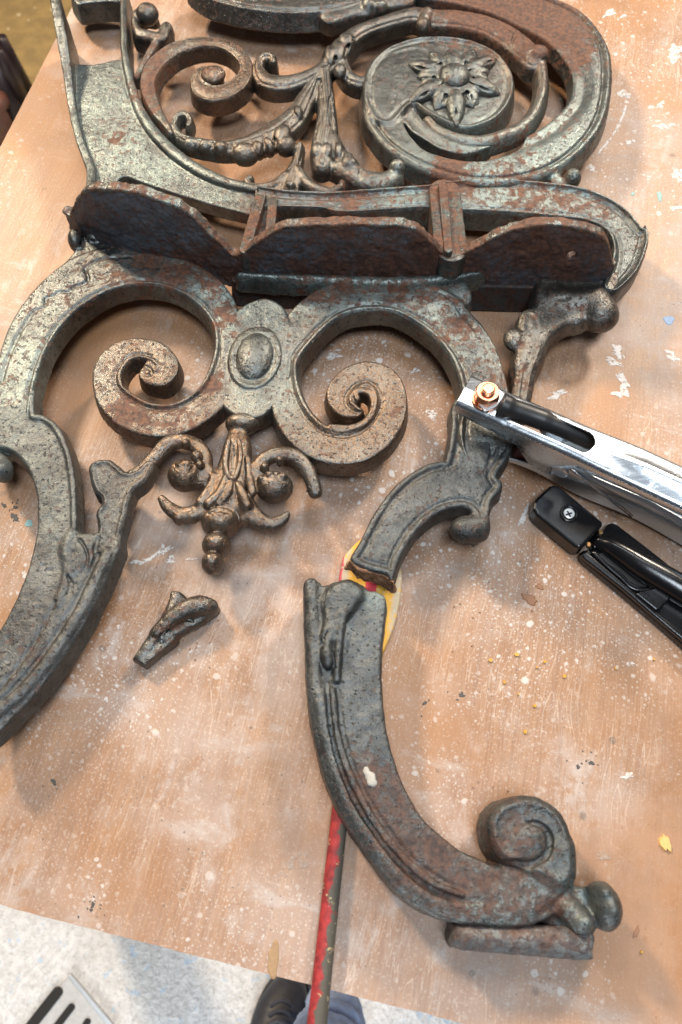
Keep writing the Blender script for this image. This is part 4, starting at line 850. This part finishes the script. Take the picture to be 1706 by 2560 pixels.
lev = K('G', [(790, 960, 150), (900, 990, 170), (1050, 1070, 200), (1250, 1190, 230), (1500, 1330, 250), (1800, 1510, 260), (2200, 1760, 270)])
s = Solid(.8)
s.strip([q + (z,) for q, z in zip(lev, [15, 18, 20, 22, 23, 23, 23])], 9, 23, rnd=5, dome=5, draft=0, k=1)
s.build('lever', PL, tl, rough=0.0)
slab('hinge', K('G', [(680, 960), (770, 850), (860, 900), (800, 1000), (720, 1060)]), 3, 11, bevel=.002)
for (x, y) in ((785, 885), (668, 1005)): slab('hinge_pin', K('G', [(x - 22, y - 18), (x + 5, y - 25), (x + 25, y), (x + 15, y + 25), (x - 18, y + 20)]), 10, 13, M['brass'], .0006)
qx = K('G', [(474, 714)])[0]
def torus(name, u, v, z, R, r, mat, parent):
    c = PT(u, v, z); V, Fc = tube([(c.x + R * math.cos(a), c.y + R * math.sin(a), c.z) for a in np.linspace(0, 2 * math.pi, 33)], r, 8, False); return mobj(name, V, Fc, mat, parent, True)
torus('screw_collar', qx[0], qx[1], 16.1, .0052, .0009, PL, tl)
sc_ = disc('screw', qx[0], qx[1], 15.6, .0036, .0013, M['screw'], tl, 24, .0004)
for a in (.35, .35 + math.pi / 2):
    V, Fc = prism([(math.cos(a) * x - math.sin(a) * y, math.sin(a) * x + math.cos(a) * y) for (x, y) in ((-.0022, -.0005), (.0022, -.0005), (.0022, .0005), (-.0022, .0005))], 0, .00025)
    o = mobj('screw_slot', V, Fc, M['rubber'], None); o.location = PT(qx[0], qx[1], 16.9); link_parent(o, sc_)

# ------------------------------------------------------------------ table
e0, e1 = [PM([p], 0)[0] / 1000 for p in ((0, 2265), (1000, 2520))]; l0, l1 = [PM([p], 0)[0] / 1000 for p in ((0, 369), (138, 100))]
d1 = (e1 - e0) / np.linalg.norm(e1 - e0); d2 = np.array([-d1[1], d1[0]])
# corner where the two edges meet
A_ = np.array([d1, -(l1 - l0) / np.linalg.norm(l1 - l0)]).T; tt = np.linalg.solve(A_, l0 - e0); corner = e0 + d1 * tt[0]
yaw = math.atan2(d1[1], d1[0]); skew = (l1 - l0) / np.linalg.norm(l1 - l0)
def table_mat():
    m, nt, b = newmat('paint_spattered_plywood'); n = NB(nt, '2D')
    warp = n.nd('ShaderNodeTexNoise', noise_dimensions='2D'); warp.inputs['Scale'].default_value = 9; nt.links.new(n.co, warp.inputs['Vector'])
    va = n.nd('ShaderNodeVectorMath', operation='MULTIPLY_ADD'); nt.links.new(warp.outputs['Color'], va.inputs[0]); va.inputs[1].default_value = (.02, .02, 0); nt.links.new(n.co, va.inputs[2]); wc = va.outputs[0]
    g1 = n.noise(1, 3, .6, mapping=((700, 18, 1),)); g2 = n.noise(1, 2, .6, mapping=((2200, 60, 1),)); g3 = n.noise(1, 3, .5, co=wc, mapping=((60, 5, 1),))
    big = n.noise(3.2, 3, .6, dist=.4); mid = n.noise(14, 4, .65); sm = n.noise(60, 4, .65); fine = n.noise(520, 2, .6)
    col = n.mix(n.step(g3, .3, .7), (.365, .205, .112), (.300, .160, .088))
    col = n.mix(n.m('MULTIPLY', n.step(g1, .44, .62), .40), col, (.20, .108, .066))
    col = n.mix(n.m('MULTIPLY', n.step(g2, .50, .70), .18), col, (.48, .34, .24))
    # bare wood against pale pinkish plaster bloom, smeared
    bloom = n.m('MULTIPLY', n.step(n.m('ADD', n.m('MULTIPLY', mid, .60), n.m('MULTIPLY', sm, .40)), .36, .60), n.mixf(n.step(big, .36, .60), .12, .95))
    col = n.mix(n.m('MULTIPLY', bloom, .74), col, (.45, .362, .315))
    smear = n.noise(1, 5, .7, co=wc, mapping=((42, 11, 1), (0, 0, .5), (5, 2, 0))); smear2 = n.noise(1, 5, .7, co=wc, mapping=((14, 46, 1), (0, 0, .25), (1, 6, 0)))
    haze2 = n.m('MAXIMUM', n.m('MULTIPLY', n.step(smear, .54, .72), n.step(sm, .38, .60)), n.m('MULTIPLY', n.step(smear2, .56, .72), n.step(mid, .42, .62)))
    col = n.mix(n.m('MULTIPLY', haze2, .62), col, (.47, .41, .375))
    # spatter of three sizes
    def spat(scale, thr, soft, seed, den):
        c = n.map(((1, 1, 1), (0, 0, seed), (seed, seed * .7, 0)), wc); vd = n.voro(scale, c); vc = vd.node.outputs['Color']
        sx = n.nd('ShaderNodeSeparateColor'); nt.links.new(vc, sx.inputs[0])
        size = n.m('MULTIPLY', sx.outputs[0], thr); on = n.m('GREATER_THAN', sx.outputs[1], den)
        dd = n.m('ADD', vd, n.m('MULTIPLY', n.m('SUBTRACT', n.noise(scale * 3.2, 1), .5), thr * 1.1))
        return n.m('MULTIPLY', n.m('SUBTRACT', 1.0, n.step(dd, n.m('MULTIPLY', size, 1 - soft), size)), on)
    dens = n.step(n.noise(5, 4), .40, .62)
    s1 = spat(62, .18, .5, .3, .55); s2 = spat(165, .31, .75, 1.1, .55); s3 = spat(430, .44, .9, 2.3, .45)
    sp = n.m('MAXIMUM', n.m('MULTIPLY', s1, dens), n.m('MAXIMUM', n.m('MULTIPLY', s2, n.m('ADD', .10, n.m('MULTIPLY', dens, .80))), n.m('MULTIPLY', s3, n.m('ADD', .22, n.m('MULTIPLY', dens, .5)))))
    col = n.mix(n.m('MULTIPLY', sp, .72), col, (.60, .545, .50))
    dk = n.m('MAXIMUM', n.m('MULTIPLY', spat(30, .09, .6, 4.1, .72), .8), spat(200, .13, .4, 5.7, .80))
    col = n.mix(n.m('MULTIPLY', dk, .75), col, (.10, .085, .075))
    # fine scratches
    def scr(rot, sc, seed):
        q = n.noise(1, 2, .5, co=wc, mapping=((sc, 7, 1), (0, 0, rot), (seed, 0, 0))); return n.m('SUBTRACT', 1.0, n.step(n.m('ABSOLUTE', n.m('SUBTRACT', q, .5)), .0, .007))
    sk = n.m('MULTIPLY', n.m('MAXIMUM', scr(.5, 90, 0), n.m('MAXIMUM', scr(1.35, 110, 3), scr(-.7, 70, 7))), n.step(n.noise(8, 3), .48, .60))
    col = n.mix(n.m('MULTIPLY', sk, .34), col, (.72, .60, .50))
    col = n.mix(n.m('MULTIPLY', n.step(fine, .58, .72), .25), col, (.74, .62, .52))
    st = n.step(n.noise(6, 3, .6, mapping=((1, 1, 1), (0, 0, 0), (3.3, 8, 0))), .46, .66); col = n.mix(n.m('MULTIPLY', st, .70), col, (.35, .165, .065))
    gr = n.step(n.noise(10, 5, .65, mapping=((1, 1, 1), (0, 0, 0), (7.7, 1.2, 0))), .48, .72); col = n.mix(n.m('MULTIPLY', gr, .38), col, (.19, .115, .075))
    col = n.mix(n.m('MULTIPLY', n.m('MULTIPLY', sp, n.step(dens, .3, .9)), .45), col, (.66, .62, .58))
    col = n.mix(.17, col, (.06, .045, .03))
    n.put(b.inputs['Base Color'], col); b.inputs['Specular IOR Level'].default_value = .32
    n.put(b.inputs['Roughness'], n.mixf(sp, n.m('ADD', .42, n.m('MULTIPLY', bloom, .2)), .65))
    h = n.m('ADD', n.m('MULTIPLY', g1, .4), n.m('ADD', n.m('MULTIPLY', sp, .7), n.m('MULTIPLY', fine, .25)))
    n.put(b.inputs['Normal'], n.bump(h, .28, .0010)); return m
TM = table_mat()
table = thing('work_table', 'paint-spattered orange-brown plywood work table carrying everything', 'table', (corner[0], corner[1], -.75))
table.rotation_euler = (0, 0, yaw)
# left edge direction in table space
ca, sa = math.cos(-yaw), math.sin(-yaw); sk2 = np.array([skew[0] * ca - skew[1] * sa, skew[0] * sa + skew[1] * ca]); shx = sk2[0] / sk2[1]
TWd, TDp, TT = 1.25, 1.45, .022
poly = [(0, 0), (TWd, 0), (TWd, TDp), (shx * TDp, TDp)]
# nibbled outline so the edges are not ruler straight
out = []
for i in range(4):
    a, b = np.array(poly[i]), np.array(poly[(i + 1) % 4]); n_ = 160; nv = np.array([-(b - a)[1], (b - a)[0]]); nv /= np.linalg.norm(nv)
    for k in range(n_): out.append(a + (b - a) * k / n_ + nv * abs(rng.normal(0, .00028)))
V, Fc = prism([tuple(p) for p in out], .75 - TT, .75)
tt_ = mobj('table_top', V, Fc, TM, None); tt_.parent = table
for (x, y) in ((.05, .06), (TWd - .05, .06), (TWd - .05, TDp - .06), (.05 + shx * TDp + .05, TDp - .06)):
    V, Fc = prism([(x - .03, y - .03), (x + .03, y - .03), (x + .03, y + .03), (x - .03, y + .03)], 0, .75 - TT - .0005); q = mobj('table_leg', V, Fc, plain('leg_timber', (.30, .18, .09), .7, 0, .2, 60), None, bevel=.004); q.parent = table

# marks on the table: dried paint and stains with shapes of their own, thin skins on the board
PAINT = plain('dried_white_paint', (.56, .51, .47), .7, 0, .12, 500, bump=.2); PAINTG = plain('grey_smear', (.44, .36, .30), .8, 0, .2, 700, bump=.2)
def flaky(m, lo, hi, top):
    nt = m.node_tree; n = NB(nt); n.put(nt.nodes['Principled BSDF'].inputs['Alpha'], n.m('MULTIPLY', n.step(n.noise(300, 5, .7), lo, hi), top)); return m
flaky(PAINT, .35, .52, .92); flaky(PAINTG, .42, .62, .6)
PB = plain('dried_blue_paint', (.22, .30, .42), .6, 0, .2, 500); PTL = plain('dried_teal_paint', (.20, .32, .30), .6, 0, .2, 500)
GOLD = plain('amber_resin_drop', (.50, .26, .04), .25, 0, .3, 400); DARK = plain('dark_spot', (.055, .05, .045), .7, 0, .3, 500); BROWN = plain('varnish_stain', (.22, .10, .045), .5, 0, .3, 300)
TAN = plain('bare_chip', (.30, .19, .10), .8, 0, .3, 700, bump=.4)
zc_ = [0.25]
def blob(name, u, v, ru, rv, mat, rot=0, jag=.25, th=.25, n=26):
    a0 = rng.rand(5) * 6.28; pts = []
    for k in range(n):
        a = 2 * math.pi * k / n; r = 1 + jag * (.6 * math.sin(2 * a + a0[0]) + .35 * math.sin(3 * a + a0[1]) + .3 * math.sin(5 * a + a0[2]) + .25 * math.sin(7 * a + a0[3])) + jag * .07 * rng.normal()
        x, y = ru * r * math.cos(a), rv * r * math.sin(a); c_, s_ = math.cos(rot), math.sin(rot); pts.append((u + x * c_ - y * s_, v + x * s_ + y * c_))
    zc_[0] += .004; z = th + zc_[0] * .2; P2 = pxpoly(pts, z); c = np.mean(P2, 0)
    V = [(p[0], p[1], .00006) for p in P2] + [tuple(c + (np.array(p) - c) * .86) + (z / 1000,) for p in P2]
    Fc = [tuple(range(n, 2 * n))] + [(i, (i + 1) % n, n + (i + 1) % n, n + i) for i in range(n)]
    o = mobj(name, V, Fc, mat, None); o.parent = tt_
    o.matrix_parent_inverse = (Matrix.Translation(table.location) @ Matrix.Rotation(yaw, 4, 'Z')).inverted(); return o
for (u, v, a, b, r) in ((395, 1385, 40, 8, -.55), (365, 1400, 26, 6, -.3), (405, 1373, 9, 13, .4), (428, 1399, 13, 10, 0), (335, 1405, 22, 4, -.2), (480, 1398, 18, 3, -.1), (452, 1330, 4, 3, 0), (1560, 235, 17, 11, 0), (1690, 130, 26, 20, .1), (1700, 438, 26, 16, 0), (1660, 315, 24, 9, -.2), (1525, 32, 22, 7, -.3), (1560, 40, 10, 5, 0), (1652, 262, 14, 7, -.3), (1575, 355, 12, 8, 0), (1545, 880, 22, 14, .6), (1560, 960, 16, 30, -.4), (1535, 905, 26, 9, .2), (1395, 985, 26, 10, -.25), (1545, 985, 13, 10, .5), (1080, 1035, 16, 12, 0), (835, 888, 15, 9, 0), (1040, 925, 14, 5, -.3), (1310, 1290, 10, 26, .5), (1680, 890, 20, 12, .3), (1690, 520, 14, 9, 0), (1570, 1940, 16, 9, 0), (1575, 1660, 10, 7, 0), (1480, 420, 10, 9, 0)):
    blob('paint_splash', u, v, a * .85, b * .85, PAINT, r, .55, n=44)
for (u, v, a, b, r) in ((740, 2155, 46, 15, -.35), (700, 2190, 26, 8, -.4), (1510, 2140, 18, 10, 0)): blob('paint_splash', u, v, a, b, PAINTG, r, .5)
q_ = [(1562, 275), (1555, 295), (1540, 325), (1520, 355), (1505, 372)]
for (u, v), r in zip(q_, (1.9, 2.0, 2.1, 2.2, 2.3)): blob('chalk_stroke', u, v, 15, 3.2, PAINT, r, .15)
for (u, v, a, b) in ((1650, 490, 7, 12), (1583, 484, 5, 5), (1673, 800, 11, 13)): blob('paint_splash', u, v, a, b, PB if v > 600 else PTL, 0, .3)
blob('paint_splash', 72, 1308, 8, 11, PTL, .4, .25)
for (u, v, a) in ((37, 1292, 11), (38, 1268, 6), (10, 1263, 7), (232, 2262, 7), (228, 2275, 5), (1063, 1757, 6), (1155, 1738, 7), (1446, 1917, 6), (1480, 1907, 7), (135, 1955, 8)):
    blob('dark_spot', u, v, a * .9, a * .75, DARK, rng.rand() * 3, .4)
    for _ in range(4): blob('dark_spot', u + rng.normal(0, 16), v + rng.normal(0, 14), 1.2 + 2 * rng.rand(), 1.2 + 1.5 * rng.rand(), DARK, rng.rand() * 3, .4, n=9)
for (u, v, sp_) in ((930, 1450, 30), (470, 1600, 40), (1250, 1990, 50), (1000, 1330, 40), (760, 1180, 30), (1180, 1520, 60)):      # rust crumbs shed by the iron
    for _ in range(9): blob('rust_crumb', u + rng.normal(0, sp_), v + rng.normal(0, sp_), 1.0 + 2.2 * rng.rand(), 1.0 + 1.5 * rng.rand(), BROWN, rng.rand() * 3, .4, th=.6, n=8)
for (u, v, a) in ((1227, 1650, 5.5), (1293, 1636, 6), (1363, 1654, 4.5), (1412, 1690, 5), (1262, 1705, 4.5), (1338, 1764, 5), (1314, 1829, 5.5), (1343, 1668, 3), (1540, 1671, 3), (1636, 1648, 3), (1297, 1735, 3), (1605, 2380, 4)):
    blob('resin_drop', u, v, a, a * .95, GOLD, 0, .15, th=.9, n=14)
for (u, v, a, b) in ((1325, 1497, 20, 12), (1350, 1466, 9, 8), (1592, 2330, 7, 13)): blob('varnish_stain', u, v, a, b, BROWN, .2, .4)
blob('wood_chip', 1665, 2108, 12, 26, plain('yellow_chip', (.62, .36, .12), .6, 0, .2, 500), -.35, .3, th=1.2)
bc = blob('veneer_chip', 684, 2400, 15, 44, TAN, .08, .22)
# curved arc scratches rubbed in the dust near the left leg
for (r0, wd) in ((0, 1.6), (9, 1.1), (22, 1.3), (34, 1.0)):
    pts = [(110 + t * 270, 1785 + r0 - 95 * t ** 2.2 + 6 * math.sin(t * 5)) for t in np.linspace(0, 1, 14)]
    L_ = [(p[0], p[1] - wd) for p in pts] + [(p[0], p[1] + wd) for p in reversed(pts)]
    V = [(a[0], a[1], .00012 + .00001 * r0) for a in pxpoly(L_, .12)]; m_ = len(pts)
    o = mobj('scratch', V, [(i, i + 1, 2 * m_ - 2 - i, 2 * m_ - 1 - i) for i in range(m_ - 1)], PAINTG, None); o.parent = tt_
    o.matrix_parent_inverse = (Matrix.Translation(table.location) @ Matrix.Rotation(yaw, 4, 'Z')).inverted()

# ------------------------------------------------------------------ floor and what stands on it
FZ = -.75
def floor_mat():
    m, nt, b = newmat('rough_white_concrete'); n = NB(nt, '2D')
    v1 = n.voro(150); a = n.noise(70, 5, .75); c = n.noise(150, 4, .7); big = n.noise(5, 4)
    col = n.mix(n.step(a, .42, .58), (.52, .485, .44), (.93, .90, .86))
    col = n.mix(n.m('MULTIPLY', n.step(c, .53, .62), .85), col, (.16, .14, .12)); col = n.mix(n.m('MULTIPLY', n.step(v1, .02, .28), .35), (.82, .81, .80), col)
    col = n.mix(n.m('MULTIPLY', n.step(big, .45, .7), .25), col, (.45, .38, .28))
    col = n.mix(n.m('MULTIPLY', n.step(n.noise(45, 4, .6, mapping=((1, 1, 1), (0, 0, 0), (9, 4, 0))), .64, .68), .6), col, (.45, .60, .74))
    n.put(b.inputs['Base Color'], col); b.inputs['Roughness'].default_value = .85
    n.put(b.inputs['Normal'], n.bump(n.m('ADD', a, n.m('MULTIPLY', c, .5)), .8, .006)); return m
V = [(-2.5, -1.5, FZ), (2.5, -1.5, FZ), (2.5, 3.2, FZ), (-2.5, 3.2, FZ)]
fl = mobj('floor', V, [(0, 1, 2, 3)], floor_mat()); tag(fl, kind='structure')
def fp(u, v, z=FZ * 1000): a = PM([(u, v)], z)[0]; return (a[0] / 1000, a[1] / 1000)
m, nt, b = newmat('tan_screed'); n = NB(nt)
col = n.mix(n.step(n.noise(30, 5, .6), .35, .65), (.30, .20, .075), (.22, .15, .06)); col = n.mix(n.step(n.noise(40, 3, .5, mapping=((1, 1, 1), (0, 0, 0), (2, 7, 0))), .66, .70), col, (.62, .52, .36))
n.put(b.inputs['Base Color'], col); b.inputs['Roughness'].default_value = .55
V = [fp(-700, 700) + (FZ + .004,), fp(500, 700) + (FZ + .004,), fp(900, -500) + (FZ + .004,), fp(-900, -500) + (FZ + .004,)]
tag(mobj('floor_screed', V, [(0, 1, 2, 3)], m), kind='structure')
# drain cover with slots, set in the floor
dr = thing('drain_cover', 'pale drain cover with dark slots set in the floor below the table', 'drain cover', fp(100, 2560) + (FZ,))
dm = plain('drain_metal', (.50, .49, .47), .6, .2, .25, 200, bump=.3); drm = plain('drain_slot_dark', (.02, .018, .016), .9, 0, .3, 400)
cor = K('0', [(172, 2440), (290, 2580), (220, 2760), (-60, 2760), (-60, 2700), (40, 2590)])
V, Fc = prism([fp(*p) for p in cor], FZ - .01, FZ + .004); mobj('plate', V, Fc, dm, dr, bevel=.002)
e = K('0', [(172, 2437), (182, 2434), (300, 2574), (288, 2582)]); V, Fc = prism([fp(*p) for p in e], FZ - .01, FZ + .008); mobj('rim', V, Fc, plain('rim_metal', (.55, .58, .60), .4, .4, .15, 200), dr, bevel=.001)
for (a, b_, wd) in (((148, 2478), (60, 2590), 26), ((182, 2516), (110, 2610), 18), ((222, 2552), (170, 2640), 16)):
    pts = []; dx, dy = b_[0] - a[0], b_[1] - a[1]; L = math.hypot(dx, dy); tx, ty = dx / L, dy / L
    for k in range(9): th = math.pi * k / 8; pts.append((a[0] - ty * wd / 2 * math.cos(th) - tx * wd / 2 * math.sin(th), a[1] + tx * wd / 2 * math.cos(th) - ty * wd / 2 * math.sin(th)))
    pts += [(b_[0] + ty * wd / 2, b_[1] - tx * wd / 2), (b_[0] - ty * wd / 2, b_[1] + tx * wd / 2)]
    V, Fc = prism([fp(*p) for p in pts], FZ + .0042, FZ + .0052); mobj('slot', V, Fc, drm, dr)

# photographer's foot under the table edge
pe = thing('person', 'person standing at the table edge, only black laced shoe and blue jeans visible', 'person', fp(690, 2540) + (FZ,))
def floor_s(): return Solid(2.2)
SH = plain('black_shoe', (.030, .032, .042), .5, 0, .5, 120, bump=.3); DEN = plain('blue_denim', (.40, .52, .80), .85, 0, .3, 90, bump=.3)
zf = FZ * 1000
s = floor_s()
s.cone([(722, 2482, zf + 30, 44), (712, 2518, zf + 36, 60), (696, 2565, zf + 44, 68), (678, 2640, zf + 58, 66)], k=10, flat=.62)
s.cone([(724, 2470, zf + 12, 50), (712, 2515, zf + 12, 66), (694, 2580, zf + 12, 72), (676, 2660, zf + 12, 66)], k=6, flat=.2)
sh = s.build('shoe', SH, pe, rough=0.0)
for i, (u, v) in enumerate(((704, 2515), (700, 2540), (694, 2566))):
    pts = [PT(u - 26 + 52 * t, v + 14 * math.sin(math.pi * t) * -1, zf + 72 + 8 * math.sin(math.pi * t) + i * 4) for t in np.linspace(0, 1, 9)]
    V, Fc = tube(pts, .0028, 8); mobj('shoelace', V, Fc, plain('lace', (.05, .05, .06), .8), sh, True)
s = floor_s()
s.cone([(818, 2515, zf + 60, 52), (838, 2535, zf + 130, 66), (815, 2640, zf + 240, 105), (780, 2800, zf + 360, 125)], k=10, flat=.9)
for ch in ([(760, 2480, zf + 130, 12), (820, 2500, zf + 190, 14), (880, 2520, zf + 190, 10)], [(770, 2530, zf + 190, 10), (830, 2545, zf + 240, 12), (890, 2560, zf + 230, 10)]): s.cone(ch, op='-', k=14)
s.build('trouser_leg', DEN, pe, rough=1.5)

# dark ribbed post on the floor at the left
po = thing('ribbed_post', 'dark brown ribbed metal post leaning beyond the left table edge', 'post', fp(-60, 330) + (FZ,))
pm_ = plain('dark_brown_metal', (.022, .012, .012), .42, .3, .4, 80)
def bar(name, u0, v0, z0, u1, v1, z1, r, mat, parent):
    V, Fc = tube([PT(u0, v0, z0), PT(u1, v1, z1)], r, 10); return mobj(name, V, Fc, mat, parent, True, 0)
bar('post', -30, 120, -420, 60, 330, -560, .034, pm_, po); bar('post_rib', 3, 95, -400, 78, 235, -520, .010, pm_, po); bar('post_rib', -6, 125, -390, 66, 265, -510, .010, pm_, po)
bar('post_foot', 20, 330, -560, -60, 300, -745, .04, pm_, po)
hs = thing('hose', 'brown tube lying against the post at the left edge', 'hose', fp(-20, 330) + (FZ,))
V, Fc = tube(catmull([tuple(PT(-60, 200, -600)), tuple(PT(-5, 215, -500)), tuple(PT(0, 250, -480)), tuple(PT(-10, 275, -480)), tuple(PT(10, 330, -540)), tuple(PT(-40, 420, -700))], 6), .016, 12); mobj('tube', V, Fc, plain('brown_tube', (.11, .045, .03), .5, 0, .3), hs, True)
